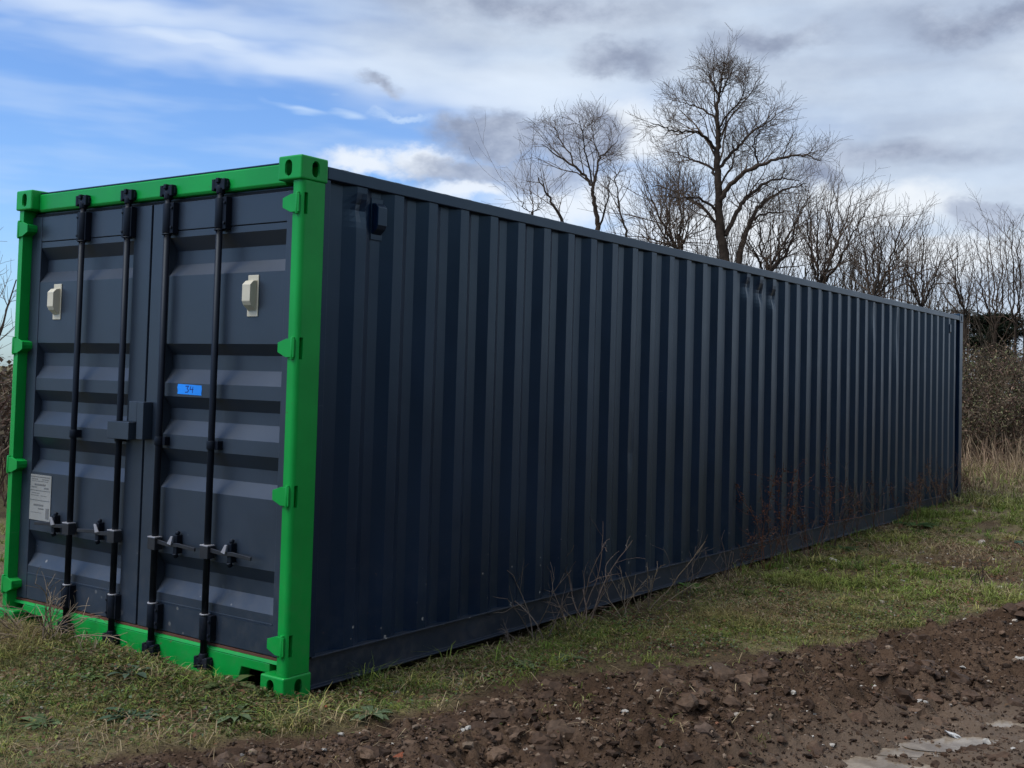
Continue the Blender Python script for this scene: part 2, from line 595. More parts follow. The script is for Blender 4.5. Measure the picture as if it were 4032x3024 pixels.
def height(x, y):
    x = np.asarray(x, float); y = np.asarray(y, float)
    d = mud_distance(x, y)
    mud = sstep(d, -0.05, 0.12)
    z = 0.03 * fbm(x * 0.7, y * 0.7, 3, 1) + 0.018 * fbm(x * 3.1, y * 3.1, 3, 2)
    # verge next to the container is a little hollow in its middle, higher at both ends
    z = z - 0.035 * np.exp(-((y - 2.6) / 1.9) ** 2) * np.exp(-(x / 0.7) ** 2)
    z = z + 0.10 * sstep(y, 8.0, 11.5)
    z = z + 0.02 * np.exp(-((x + 2.2) / 0.8) ** 2 - ((y + 0.55) / 0.3) ** 2)
    z = z + 0.035 * np.exp(-((x + 0.9) / 0.7) ** 2 - ((y + 0.25) / 0.25) ** 2)
    z = z + 0.028 * np.exp(-((y + 0.12) / 0.22) ** 2) * sstep(x, -2.1, -1.5) * sstep(x, 0.25, -0.05)
    z = z + 0.03 * np.exp(-((x + 0.28) / 0.22) ** 2 - ((y + 0.02) / 0.14) ** 2)
    tuft = 0.5 + fbm(x * 7, y * 7, 2, 15)
    z = z + (0.014 * fbm(x * 11, y * 11, 2, 16) + 0.012 * fbm(x * 28, y * 28, 2, 17)) * (0.5 + tuft) * sstep(np.hypot(x - 3.96, y + 3.7), 16, 9)
    inside = (x > -2.5) & (x < 0.0) & (y > 0.0) & (y < 12.2)
    near = np.where(inside, np.minimum(z, -0.05), z)
    z = near
    # churned clods
    w1, i1 = worley(x * 6.5 + fbm(x * 8, y * 8, 2, 3), y * 6.5, 11)
    w2, i2 = worley(x * 15 + fbm(x * 20, y * 20, 2, 4), y * 15, 12)
    w3, i3 = worley(x * 34, y * 34, 13)
    clod = (0.060 * i1 ** 1.5 * np.clip(1 - 1.5 * w1 ** 2, 0, 1) + 0.046 * i2 ** 1.3 * np.clip(1 - 1.5 * w2 ** 2, 0, 1)
            + 0.022 * i3 * np.clip(1 - 1.5 * w3 ** 2, 0, 1))
    ridged = 1 - np.abs(fbm(x * 9, y * 9, 3, 23)) * 2.2
    clod = clod + 0.075 * fbm(x * 2.4, y * 2.4, 4, 21) + 0.022 * np.clip(ridged, 0, 1) + 0.020 * fbm(x * 24, y * 24, 2, 22)
    amp = 0.35 + 0.65 * sstep(d, 0.12, 0.5)
    berm = (0.075 + 0.05 * fbm(x * 1.7, y * 1.7, 2, 27)) * np.exp(-((d - 0.75) / 0.45) ** 2)
    rut = -0.03 * sstep(d, 1.15, 1.6) * sstep(y, 3.4, 2.4)
    rough = amp * (1 - 0.6 * sstep(d, 1.25, 1.7) * sstep(y, 3.4, 2.4))
    calm = 1 - 0.75 * sstep(np.hypot(x - 3.96, y + 3.7), 9, 16)
    zm = -0.045 + clod * rough * calm + berm + rut
    z = z * (1 - mud) + (zm + 0.3 * z) * mud
    q = puddle_field(x, y, 2.3, 1.5)
    z = z * (1 - 0.85 * q) + 0.85 * q * (WATER_Z + 0.012 + 0.45 * (clod - 0.02))
    p = puddle_field(x, y)
    z = z * (1 - p) + (WATER_Z - 0.022 + 0.55 * np.clip(clod - 0.035, -0.01, 0.08)) * p
    far = sstep(np.hypot(x, y - 6), 25, 60)
    return z * (1 - far) + far * (0.25 * fbm(x * 0.03, y * 0.03, 3, 9))


def hz(x, y):
    return float(height(np.array([x]), np.array([y]))[0])


# ------------------------------------------------------------------ ground sheet
def axis_(segs):
    out = [segs[0][0]]
    for a, b, st in segs:
        n = max(1, int(round((b - a) / st)))
        out += list(np.linspace(a, b, n + 1)[1:])
    return np.array(out)


def grow_axis(a, far, st, k=1.25):
    out, s_ = [], st
    x = a
    while abs(x) < far:
        s_ *= k
        x = x + math.copysign(s_, far) if far > 0 else x - s_
        out.append(x)
        if abs(x) > abs(far): break
    return out


def far_axis(start, end, st):
    out, x, s_ = [], start, st
    sign = 1 if end > start else -1
    while (end - x) * sign > 0:
        s_ *= 1.22
        x += sign * s_
        out.append(x)
    return out


gx = axis_([(-4.0, -2.7, 0.05), (-2.7, 0.0, 0.024), (0.0, 3.5, 0.0165), (3.5, 6.0, 0.06)])
gx = np.array(far_axis(-4.0, -1500, 0.06)[::-1] + list(gx) + far_axis(6.0, 1500, 0.07))
gy = axis_([(-2.0, -1.5, 0.05), (-1.5, 4.6, 0.0175), (4.6, 5.2, 0.022), (5.2, 9.0, 0.03), (9.0, 16.0, 0.08)])
gy = np.array(far_axis(-2.0, -1500, 0.06)[::-1] + list(gy) + far_axis(16.0, 1500, 0.09))
GX, GY = np.meshgrid(gx, gy)
GZ = height(GX.ravel(), GY.ravel())
MUD = sstep(mud_distance(GX.ravel(), GY.ravel()), -0.06, 0.08)
# bare soil patches among the turf
bare = sstep(fbm(GX.ravel() * 1.3, GY.ravel() * 1.3, 3, 41), 0.0, 0.22) * 0.75
MUD = np.maximum(MUD, bare * (np.hypot(GX.ravel(), GY.ravel()) < 16))
WET = np.maximum(puddle_field(GX.ravel(), GY.ravel()), sstep(mud_distance(GX.ravel(), GY.ravel()), 1.1, 1.7) * 0.7 * sstep(GY.ravel(), 4, 2))
nx, ny = len(gx), len(gy)
ii = (np.arange(ny - 1)[:, None] * nx + np.arange(nx - 1)[None, :]).ravel()
quads = np.stack([ii, ii + 1, ii + nx + 1, ii + nx], 1)
ground = add_obj('ground', fast_mesh('ground', np.stack([GX.ravel(), GY.ravel(), GZ], 1), quads, M['ground'],
                                     attrs={'mud': MUD, 'wet': WET}, smooth_=True))
tag(ground, kind='structure')

for k, (px, py, a, b, th) in enumerate(PUDDLES):
    n = 40
    ang = np.linspace(0, 2 * np.pi, n, endpoint=False)
    cx, sx = math.cos(th), math.sin(th)
    ring = [(px + 1.7 * (a * math.cos(t) * cx - b * math.sin(t) * sx), py + 1.7 * (a * math.cos(t) * sx + b * math.sin(t) * cx)) for t in ang]
    mb = MB()
    vsr = [mb.bm.verts.new((x - px, y - py, 0)) for x, y in ring]
    mb.bm.faces.new(vsr)
    pd = add_obj('puddle', mb.mesh('puddle', M['puddle']), loc=(px, py, WATER_Z + 0.002 * k))
    tag(pd, kind='structure')

# ------------------------------------------------------------------ shipping container (40 ft, doors towards the camera's left)
LEN, WID, HGT = 12.192, 2.438, 2.591
ORG = (-WID / 2, LEN / 2, 0.0)
CX = -WID / 2
box_root = empty('shipping_container', ORG)
tag(box_root, 'long anthracite grey corrugated steel shipping container with bright green door frame', 'shipping container')


def part(name, mb, mats, parent=None, bevel=0.0, seg=2, label=None):
    o = add_obj(name, mb.mesh(name, mats, bevel, seg, ORG), parent or box_root)
    if label: o['label'] = label
    return o


def stadium(w, h, n=8):
    r = w / 2
    pts = [(r * math.cos(t), (h / 2 - r) + r * math.sin(t)) for t in np.linspace(0, math.pi, n)]
    pts += [(r * math.cos(t), -(h / 2 - r) + r * math.sin(t)) for t in np.linspace(math.pi, 2 * math.pi, n)]
    return pts


def casting_mesh(mat, name):
    """corner casting in the first octant: x 0..-.162 (width), y 0..0.178 (length), z 0..-0.118 seen from a top corner"""
    mb = MB().box(-0.162, 0, 0, 0.178, -0.118, 0)
    me = mb.mesh(name, mat, 0.009, 3)
    cut = [MB().box(-0.150, -0.012, 0.012, 0.166, -0.106, -0.012).mesh('c', mat),
           MB().prism([(x - 0.089, z - 0.060) for x, z in stadium(0.050, 0.080)], 1, -0.02, 0.05).mesh('c', mat),
           MB().prism([(y + 0.095, z - 0.060) for y, z in stadium(0.050, 0.080)], 0, -0.05, 0.02).mesh('c', mat),
           MB().prism([(x - 0.085, y + 0.09) for x, y in stadium(0.060, 0.120)], 2, -0.03, 0.02).mesh('c', mat)]
    me = boolean(me, cut)
    me.name = name
    for p in me.polygons: p.use_smooth = False
    return me


cm_green, cm_grey = casting_mesh(M['green'], 'corner_casting'), casting_mesh(M['grey'], 'corner_casting_grey')
for sy, me in ((0, cm_green), (1, cm_grey)):
    for sx in (0, 1):
        for sz in (0, 1):
            o = add_obj('corner_casting', me, box_root)
            wx, wy, wz = (-WID if sx else 0.0), (LEN if sy else 0.0), (0.0 if sz else HGT)
            o.location = (wx - ORG[0], wy - ORG[1], wz)
            o.scale = (-1 if sx else 1, -1 if sy else 1, -1 if sz else 1)

HINGE_Z = (2.36, 1.665, 0.962, 0.26)


def post_outline(front):
    pts = [(-0.066, 0.014), (-0.030, 0.014)]
    pts += [(-0.030 + 0.026 * math.sin(t), 0.040 - 0.026 * math.cos(t)) for t in np.linspace(0.15, math.pi / 2, 7)]
    pts += [(-0.004, 0.164), (-0.050, 0.164), (-0.050, 0.110), (-0.066, 0.110)]
    return pts


for sx in (0, 1):
    mb = MB().prism(post_outline(True), 2, 0.1185, HGT - 0.1185)
    if sx: mb.mirror_x(CX)
    me = mb.mesh('corner_post', M['green'], 0.0015, 1)
    cuts = []
    for z in HINGE_Z:
        cb = MB().box(-0.030, 0.02, 0.031, 0.052, z - 0.052, z + 0.052)
        if sx: cb.mirror_x(CX)
        cuts.append(cb.mesh('c', M['rubber']))
    me = boolean(me, cuts)
    for v in me.vertices: v.co = v.co - Vector(ORG)
    add_obj('corner_post', me, box_root)
    # grey inner flange behind the green post
    fl = MB().box(-0.045, -0.0075, 0.1655, 0.203, 0.185, 2.4955)
    if sx: fl.mirror_x(CX)
    part('post_flange', fl, M['grey'], bevel=0.002)
    fp = MB().box(-0.06, -0.003, LEN - 0.16, LEN - 0.004, 0.1185, HGT - 0.1185)
    if sx: fp.mirror_x(CX)
    part('corner_post', fp, M['grey'], bevel=0.006)

# green header and sill of the door end
part('door_header', MB().prism([(0.060, 2.462), (0.052, 2.475), (0.052, 2.562), (0.060, 2.568), (0.13, 2.568), (0.13, 2.462)], 0,
                               -WID + 0.164, -0.164), M['green'], bevel=0.003)
part('door_header_return', MB().box(-WID + 0.068, -0.068, 0.0905, 0.126, 2.440, 2.4610), M['grey'], bevel=0.002)
sill = MB()
S0, S1 = -WID + 0.164, -0.164
sill.prism([(S0, 0.105), (S0 + 0.20, 0.105), (S0 + 0.225, 0.022), (S1 - 0.225, 0.022), (S1 - 0.20, 0.105), (S1, 0.105), (S1, 0.150), (S0, 0.150)], 1, 0.060, 0.13)
part('door_sill', sill, M['green'], bevel=0.004)
part('sill_lip', MB().prism([(0.0585, 0.1515), (0.14, 0.1515), (0.14, 0.166), (0.066, 0.166)], 0, -WID + 0.069, -0.069), M['green'], bevel=0.002)
part('rusty_threshold', MB().box(-WID + 0.070, -0.070, 0.072, 0.135, 0.1665, 0.1785), M['rust'])

# roof, floor, far end
NR = 60
rx_ = np.linspace(0.10, LEN - 0.10, NR * 4 + 1)
V, T = [], []
for k, yy in enumerate(rx_):
    zz = 2.568 if (k % 4) in (0, 1) else 2.555
    V += [(-WID + 0.035 - ORG[0], yy - ORG[1], zz), (-0.035 - ORG[0], yy - ORG[1], zz)]
T = [(2 * k, 2 * k + 1, 2 * k + 3, 2 * k + 2) for k in range(NR * 4)]
roof = add_obj('roof', fast_mesh('roof', V, T, M['grey']), box_root)
sm = roof.modifiers.new('thick', 'SOLIDIFY'); sm.thickness = 0.003; sm.offset = -1
part('roof_front_edge', MB().box(-WID + 0.166, -0.166, 0.058, 0.24, 2.5695, 2.5765), M['grey'], bevel=0.001)
part('floor', MB().box(-WID + 0.06, -0.06, 0.14, LEN - 0.17, 0.10, 0.16), M['rubber'])

for sx in (0, 1):
    mb = MB().box(-0.062, -0.003, 0.1785, LEN - 0.1785, 2.497, 2.560)
    if sx: mb.mirror_x(CX)
    part('top_side_rail', mb, M['grey'], bevel=0.005)
    mb = MB().prism([(0.0, 0.186), (-0.06, 0.186), (-0.06, 0.030), (0.0, 0.030), (0.0, 0.037), (-0.030, 0.040), (-0.030, 0.176), (0.0, 0.179)], 1,
                    0.1785, LEN - 0.1785)
    if sx: mb.mirror_x(CX)
    part('bottom_side_rail', mb, M['grey_rail'], bevel=0.001, seg=1)
part('end_rail', MB().box(-WID + 0.164, -0.164, LEN - 0.07, LEN - 0.005, 0.03, 0.18), M['grey'], bevel=0.004)
part('end_rail', MB().box(-WID + 0.164, -0.164, LEN - 0.07, LEN - 0.005, 2.46, 2.57), M['grey'], bevel=0.004)


def corrugated(t0, t1, z0, z1, first, pitch, x_out, depth, dents):
    """profile positions t along the wall and its depth, as a grid with rows in z"""
    ts, ds = [t0], [1.0]
    k = 0
    while first + k * pitch + 0.14 < t1 - 0.06:
        a = first + k * pitch
        for off, dd in ((-0.068, 1.0), (0.0, 0.0), (0.072, 0.0), (0.140, 1.0)):
            if a + off > ts[-1] + 1e-4:
                ts.append(a + off); ds.append(dd)
        k += 1
    ts.append(t1); ds.append(1.0)
    ts2, ds2 = [], []
    for i in range(len(ts) - 1):                       # split the flats and slopes so that dents have something to move
        for q in range(2):
            f = q / 2
            ts2.append(ts[i] * (1 - f) + ts[i + 1] * f); ds2.append(ds[i] * (1 - f) + ds[i + 1] * f)
    ts2.append(ts[-1]); ds2.append(ds[-1])
    zs = np.concatenate([np.linspace(z0, 2.05, 14)[:-1], np.linspace(2.05, z1, 16)])
    tt, zz = np.meshgrid(np.array(ts2), zs)
    dd = np.tile(np.array(ds2), (len(zs), 1)) * depth
    dd = dd + 0.0045 * fbm(tt * 0.9, zz * 0.8, 3, 77)
    for (dt, dz, rt, rz, amt) in dents:
        dd = dd + amt * np.exp(-((tt - dt) / rt) ** 2 - ((zz - dz) / rz) ** 2)
    dd = np.clip(dd, 0.0, depth * 1.5)
    return tt, zz, x_out - dd


DENTS = [(0.43, 2.38, 0.05, 0.05, 0.022), (5.14, 2.38, 0.06, 0.06, 0.020), (5.42, 2.35, 0.06, 0.07, 0.030), (5.70, 2.33, 0.06, 0.06, 0.028),
         (8.5, 2.36, 0.07, 0.2, 0.016), (9.3, 2.20, 0.05, 0.3, 0.012), (3.2, 1.10, 0.05, 0.08, 0.008)]
for sx in (0, 1):
    tt, zz, xx = corrugated(0.2035, LEN - 0.163, 0.1865, 2.4965, 0.395, 0.2776, -0.010, 0.036, DENTS if not sx else [])
    if sx: xx = 2 * CX - xx
    V = np.stack([xx - ORG[0], tt - ORG[1], zz], -1).reshape(-1, 3)
    r_, c_ = tt.shape
    ii = (np.arange(r_ - 1)[:, None] * c_ + np.arange(c_ - 1)[None, :]).ravel()
    T = np.stack([ii, ii + 1, ii + c_ + 1, ii + c_], 1)
    if sx: T = T[:, ::-1]
    w = add_obj('side_wall', fast_mesh('side_wall', V, T, M['grey']), box_root)
    sm = w.modifiers.new('thick', 'SOLIDIFY'); sm.thickness = 0.002; sm.offset = -1
mb = MB()
prof, x = [], -WID + 0.061
while x < -0.07:
    prof += [(x, LEN - 0.05), (min(x + 0.06, -0.061), LEN - 0.05), (min(x + 0.12, -0.061), LEN - 0.012), (min(x + 0.18, -0.061), LEN - 0.012)]
    x += 0.24
prof = sorted(set(prof)) + [(-0.061, LEN - 0.06), (-WID + 0.061, LEN - 0.06)]
mb.prism(prof, 2, 0.181, 2.459)
part('end_wall', mb, M['grey'])


# vents on the side wall
def vent_shape(cx, z0, z1, w, depth, y_face, axis):
    """flange with a hooded louvre box; axis 'y' faces -y, axis 'x' faces +x"""
    mb = MB()
    hood = [(0, z0 + 0.028), (-depth * 0.75, z0 + 0.055), (-depth, z0 + 0.075), (-depth, z1 - 0.05), (-depth * 0.55, z1 - 0.03), (0, z1 - 0.026)]
    if axis == 'y':
        mb.box(cx - w / 2, cx + w / 2, y_face - 0.005, y_face, z0, z1)
        mb.prism([(y_face - 0.0052 + a, z) for a, z in hood], 0, cx - w * 0.38, cx + w * 0.38)
    else:
        mb.box(y_face, y_face + 0.005, cx - w / 2, cx + w / 2, z0, z1)
        mb.prism([(cx - w * 0.38, 0), (cx + w * 0.38, 0)] if False else [(y_face + 0.0052 - a, z) for a, z in hood], 1, cx - w * 0.38, cx + w * 0.38)
    return mb


part('side_vent', vent_shape(0.572, 2.245, 2.462, 0.088, 0.040, -0.0445, 'x'), M['grey'], bevel=0.003)
part('side_vent', vent_shape(11.55, 2.245, 2.462, 0.088, 0.040, -0.0445, 'x'), M['grey'], bevel=0.003)

# doors -------------------------------------------------------------
YF = 0.072                      # outer face of the door frames
ROD_Y = 0.040


def door(side):
    """side 0: right hand door (next to the visible long wall), 1: left hand door"""
    mir = (lambda b: b.mirror_x(CX)) if side else (lambda b: b)
    x0, x1 = (CX + 0.008, -0.069)               # right door extents, mirrored for the left
    p0, p1 = (-1.062, -0.168)                   # recessed panel
    zb, zt = 0.182, 2.437
    pz0, pz1 = 0.331, 2.283
    fr = MB()
    fr.box(x0, p0 - 0.0005, YF, 0.122, zb, zt)
    fr.box(p1 + 0.0005, x1, YF, 0.122, zb, zt)
    fr.box(p0, p1, YF + 0.0025, 0.121, zb + 0.001, pz0 - 0.004)
    fr.box(p0, p1, YF + 0.0025, 0.121, pz1 + 0.004, zt - 0.001)
    d = part('door', mir(fr), M['grey_door'], bevel=0.003,
             label='left hand grey steel door carrying the data plate' if side else 'right hand grey steel door with a strip of blue tape')
    yo, yi = YF + 0.004, YF + 0.047
    prof = [(yo, pz1), (yo, 2.250), (yi, 2.180), (yi, 2.108), (yo, 2.045), (yo, 1.686), (yi, 1.628), (yi, 1.552), (yo, 1.478), (yo, 1.408),
            (yi, 1.345), (yi, 1.283), (yo, 1.207), (yo, 1.134), (yi, 1.064), (yi, 0.996), (yo, 0.927), (yo, 0.586), (yi, 0.519), (yi, 0.448),
            (yo, 0.377), (yo, pz0), (0.1235, pz0), (0.1235, pz1)]
    part('corrugated_panel', mir(MB().prism(prof, 0, p0, p1)), M['grey_door'], d)
    part('weld_strip', mir(MB().box(p0 + 0.002, p1 - 0.002, YF - 0.001, YF + 0.006, pz0 - 0.003, pz0 + 0.004)), M['grey_door'], d, bevel=0.001)
    # gasket round the door
    g = MB()
    g.box(x0 - 0.006, x1 + 0.006, 0.088, 0.104, zt + 0.0005, zt + 0.016)
    g.box(x0 - 0.006, x1 + 0.006, 0.088, 0.104, zb - 0.014, zb - 0.0005)
    g.box(x1 + 0.0005, x1 + 0.0035, 0.088, 0.104, zb, zt)
    part('gasket', mir(g), M['rubber'], d)
    for xr in (-0.626, -1.047):
        r = part('lock_rod', mir(MB().tube((xr, ROD_Y, 0.128), (xr, ROD_Y, 2.478), 0.0172, 14)), M['rod'], d)
        for z0, z1 in ((2.268, 2.432), (0.195, 0.322)):
            b = MB().box(xr - 0.034, xr + 0.050, ROD_Y - 0.004, YF + 0.0015, z0, z1)
            b.tube((xr, ROD_Y, z0 + 0.004), (xr, ROD_Y, z1 - 0.004), 0.0250, 14)
            for zz_ in (z0 + 0.03, z1 - 0.03):
                b.tube((xr + 0.040, ROD_Y - 0.004, zz_), (xr + 0.040, ROD_Y - 0.012, zz_), 0.008, 6)
            part('rod_bearing', mir(b), M['rod'], d, bevel=0.002)
            part('bearing_collar', mir(MB().tube((xr, ROD_Y, z0 - 0.008 if z0 > 1 else z1), (xr, ROD_Y, z0 + 0.0 if z0 > 1 else z1 + 0.007), 0.0255, 14)),
                 M['steel'] if z0 < 1 else M['rod'], d)
        gb = MB().box(xr - 0.022, xr + 0.046, ROD_Y + 0.002, YF + 0.003, 1.150, 1.194)
        gb.tube((xr, ROD_Y, 1.150), (xr, ROD_Y, 1.194), 0.0235, 14)
        part('rod_guide', mir(gb), M['rod'], d, bevel=0.002)
        # cams at both ends of the rod
        for zc, sg in ((2.470, 1), (0.112, -1)):
            cb = MB().tube((xr, ROD_Y, zc - 0.02), (xr, ROD_Y, zc + 0.02), 0.023, 10)
            cb.prism([(xr - 0.038, zc + sg * 0.004), (xr + 0.036, zc + sg * 0.004), (xr + 0.044, zc + sg * 0.040), (xr + 0.020, zc + sg * 0.050),
                      (xr + 0.012, zc + sg * 0.030), (xr - 0.010, zc + sg * 0.030), (xr - 0.018, zc + sg * 0.052), (xr - 0.044, zc + sg * 0.038)],
                     1, ROD_Y - 0.018, ROD_Y + 0.010)
            part('locking_cam', mir(cb), M['rod'], d, bevel=0.003)
        # handle, its hub on the rod and its catch on the door
        hz_, tip = 0.655, xr + 0.335
        h = MB()
        h.prism([(xr + 0.02, hz_ + 0.006), (xr + 0.13, hz_ - 0.004), (xr + 0.20, hz_ + 0.002), (tip, hz_ - 0.008), (tip, hz_ - 0.026),
                 (xr + 0.20, hz_ - 0.018), (xr + 0.13, hz_ - 0.024), (xr + 0.02, hz_ - 0.016)], 1, ROD_Y - 0.012, ROD_Y - 0.002)
        h.box(xr - 0.026, xr + 0.034, ROD_Y - 0.026, ROD_Y + 0.022, hz_ - 0.050, hz_ + 0.012)
        part('handle', mir(h), M['handle'], d, bevel=0.002)
        part('handle_hub_cap', mir(MB().box(xr - 0.027, xr + 0.035, ROD_Y - 0.027, ROD_Y + 0.02, hz_ + 0.0125, hz_ + 0.0185)), M['steel'], d, bevel=0.001)
        cx_ = xr + 0.165
        k = MB()
        k.box(cx_ - 0.015, cx_ + 0.015, ROD_Y - 0.001, YF + 0.005, hz_ - 0.056, hz_ + 0.040)
        k.tube((cx_, ROD_Y + 0.012, hz_ + 0.040), (cx_, ROD_Y + 0.02, hz_ + 0.058), 0.013, 10)
        k.tube((cx_, ROD_Y + 0.002, hz_ - 0.054), (cx_, ROD_Y + 0.012, hz_ - 0.076), 0.014, 10)
        part('handle_catch', mir(k), M['rod'], d, bevel=0.004)
        part('catch_flap', mir(MB().prism([(cx_ - 0.040, hz_ - 0.006), (cx_ - 0.012, hz_ + 0.034), (cx_ + 0.004, hz_ + 0.034), (cx_ - 0.010, hz_ - 0.012)],
                                          1, ROD_Y - 0.020, ROD_Y - 0.0135)), M['steel'], d, bevel=0.001)
    for z in HINGE_Z:
        hb = MB().prism([(-0.016, z + 0.044), (-0.070, z + 0.044), (-0.126, z + 0.026), (-0.126, z - 0.020), (-0.070, z - 0.044), (-0.016, z - 0.044)],
                        1, 0.004, 0.0135)
        hb.prism([(-0.0705, z + 0.036), (-0.118, z + 0.024), (-0.122, z + 0.004), (-0.118, z - 0.015), (-0.0705, z - 0.036)], 1, 0.0138, YF + 0.001)
        hb.tube((-0.030, 0.010, z - 0.053), (-0.030, 0.010, z + 0.053), 0.010, 10)
        part('hinge', mir(hb), M['green'], d, bevel=0.0015)
    vx = -0.392 if not side else (2 * CX + 0.345)
    part('door_vent', vent_shape(vx if not side else -2.082, 1.822, 2.030, 0.078, 0.044, YF + 0.004, 'y'), M['beige'], d, bevel=0.003,
         label='beige plastic louvre vent')
    return d


door_r, door_l = door(0), door(1)

# keepers welded to header and sill, one pair for each rod
for xr in (-0.626, -1.047, 2 * CX + 1.047, 2 * CX + 0.626):
    for zc, sg, yb in ((2.495, 1, 0.052), (0.085, -1, 0.060)):
        k = MB()
        k.box(xr - 0.050, xr - 0.030, 0.020, yb - 0.0005, zc - 0.030, zc + 0.030)
        k.box(xr + 0.030, xr + 0.050, 0.020, yb - 0.0005, zc - 0.030, zc + 0.030)
        k.box(xr - 0.012, xr + 0.010, 0.012, yb - 0.0005, zc + sg * 0.020 - 0.012, zc + sg * 0.020 + 0.014)
        k.box(xr - 0.056, xr + 0.056, yb - 0.018, yb - 0.0008, zc - 0.018, zc + 0.018)
        part('cam_keeper', k, M['rod'], bevel=0.004)

# lock box across the closing edge
lb = MB().box(-1.425, -1.238, -0.012, YF - 0.0005, 1.168, 1.262)
part('lock_box', lb, M['grey_door'], door_l, bevel=0.003)
part('lock_box_cover', MB().box(-1.3015, -1.2305, 0.030, YF - 0.0005, 1.2625, 1.372), M['grey_door'], door_l, bevel=0.003)
part('lock_box_socket', MB().box(-1.2055, -1.150, 0.012, YF - 0.0005, 1.172, 1.372), M['grey_door'], door_r, bevel=0.003)
# centre closing strip
part('closing_strip', MB().box(CX - 0.0065, CX + 0.0065, YF + 0.016, YF + 0.03, 0.182, 2.436), M['rubber'], door_r)

# data plate with its rows of print
dp = MB()
PX0, PX1, PZ0, PZ1, PY = -2.284, -2.062, 0.648, 0.912, YF + 0.0032
dp.box(PX0, PX1, PY - 0.003, PY, PZ0, PZ1)
for (a, b, t0, t1) in ((0.06, 0.94, 0.04, 0.055), (0.12, 0.40, 0.09, 0.105), (0.58, 0.88, 0.09, 0.105), (0.12, 0.85, 0.135, 0.145), (0.25, 0.75, 0.20, 0.235),
                       (0.12, 0.36, 0.265, 0.285), (0.68, 0.92, 0.27, 0.30), (0.04, 0.96, 0.34, 0.352), (0.12, 0.5, 0.40, 0.41), (0.10, 0.45, 0.45, 0.46), (0.55, 0.8, 0.45, 0.46),
                       (0.04, 0.96, 0.555, 0.567), (0.24, 0.68, 0.65, 0.685), (0.45, 0.70, 0.73, 0.755), (0.80, 0.94, 0.72, 0.95), (0.10, 0.6, 0.83, 0.836)):
    w, h_ = PX1 - PX0, PZ1 - PZ0
    x = PX0 + a * w
    while x < PX0 + b * w - 0.004:                # broken into word-long strokes
        e_ = min(PX0 + b * w, x + rnd.uniform(0.012, 0.035)) if (b - a) < 0.9 and t1 - t0 < 0.1 else PX0 + b * w
        dp.box(x, e_, PY - 0.0042, PY - 0.0035, PZ1 - t1 * h_, PZ1 - t0 * h_, 1)
        x = e_ + 0.004
part('data_plate', dp, [M['plate'], M['ink']], door_l, label='weathered pale data plate with rows of small print')
# blue tape with the handwritten number
tp = MB()
TX0, TX1, TZ0, TZ1, TY = -0.955, -0.758, 1.419, 1.474, YF + 0.0036
out = [(TX0, TZ0 + 0.003), (TX0 + 0.004, TZ0 + 0.018), (TX0 - 0.002, TZ0 + 0.035), (TX0 + 0.003, TZ1), (TX1 - 0.004, TZ1 - 0.004), (TX1, TZ1 - 0.022), (TX1 - 0.004, TZ0 + 0.010),
       (TX1 - 0.001, TZ0 - 0.001)]
tp.prism(out, 1, TY - 0.001, TY)


def stroke(pts, w=0.0048):
    for (xa, za), (xb, zb_) in zip(pts, pts[1:]):
        dx, dz = xb - xa, zb_ - za
        ln = math.hypot(dx, dz) or 1
        nx_, nz_ = -dz / ln * w / 2, dx / ln * w / 2
        tp.prism([(xa + nx_, za + nz_), (xb + nx_, zb_ + nz_), (xb - nx_, zb_ - nz_), (xa - nx_, za - nz_)], 1, TY - 0.0016, TY - 0.0012, 1)


bx_, bz_ = TX0 + 0.066, TZ0 + 0.010
stroke([(bx_, bz_ + 0.034), (bx_ + 0.026, bz_ + 0.036), (bx_ + 0.012, bz_ + 0.022), (bx_ + 0.026, bz_ + 0.014), (bx_ + 0.018, bz_ + 0.004), (bx_ - 0.002, bz_ + 0.003)])
stroke([(bx_ + 0.044, bz_ + 0.036), (bx_ + 0.036, bz_ + 0.018), (bx_ + 0.062, bz_ + 0.019)])
stroke([(bx_ + 0.060, bz_ + 0.034), (bx_ + 0.056, bz_ + 0.000)])
part('blue_tape', tp, [M['tape'], M['pen']], door_r, label='strip of blue masking tape with a handwritten 34')

# ------------------------------------------------------------------ vegetation helpers
def jitter(col, n, amt=0.3):
    c_ = np.array(col, float)[None, :] * (1 + amt * (rng.random((n, 1)) - 0.5) * 2)
    return np.clip(c_ * (1 + 0.12 * (rng.random((n, 3)) - 0.5) * 2), 0.002, 1)


def palette(cols, weights, n, amt=0.3):
    w = np.array(weights[:len(cols)], float); w /= w.sum()
    idx = rng.choice(len(cols), n, p=w)
    return np.clip(np.array(cols, float)[idx] * (1 + amt * (rng.random((n, 1)) - 0.5) * 2), 0.002, 1)


def blades(P, hgt, wid, lean, tint):
    """curved grass blades: five points, three triangles each"""
    n = len(P)
    az = rng.random(n) * 2 * np.pi
    d = np.stack([np.cos(az), np.sin(az), np.zeros(n)], 1)
    s_ = np.stack([-np.sin(az), np.cos(az), np.zeros(n)], 1)
    up = np.array([0, 0, 1.0])[None, :]
    h, w, l = hgt[:, None], wid[:, None], lean[:, None]
    base = P - 0.012 * up
    mid = P + up * h * 0.55 + d * l * h * 0.35
    tip = P + up * h * (1 - 0.25 * l) + d * l * h
    V = np.stack([base - s_ * w / 2, base + s_ * w / 2, mid - s_ * w * 0.4, mid + s_ * w * 0.4, tip], 1).reshape(-1, 3)
    b = np.arange(n)[:, None] * 5
    T = np.concatenate([b + [0, 1, 3], b + [0, 3, 2], b + [2, 3, 4]], 0)
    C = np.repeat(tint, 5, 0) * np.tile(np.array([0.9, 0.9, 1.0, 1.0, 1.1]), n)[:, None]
    return V, T, C


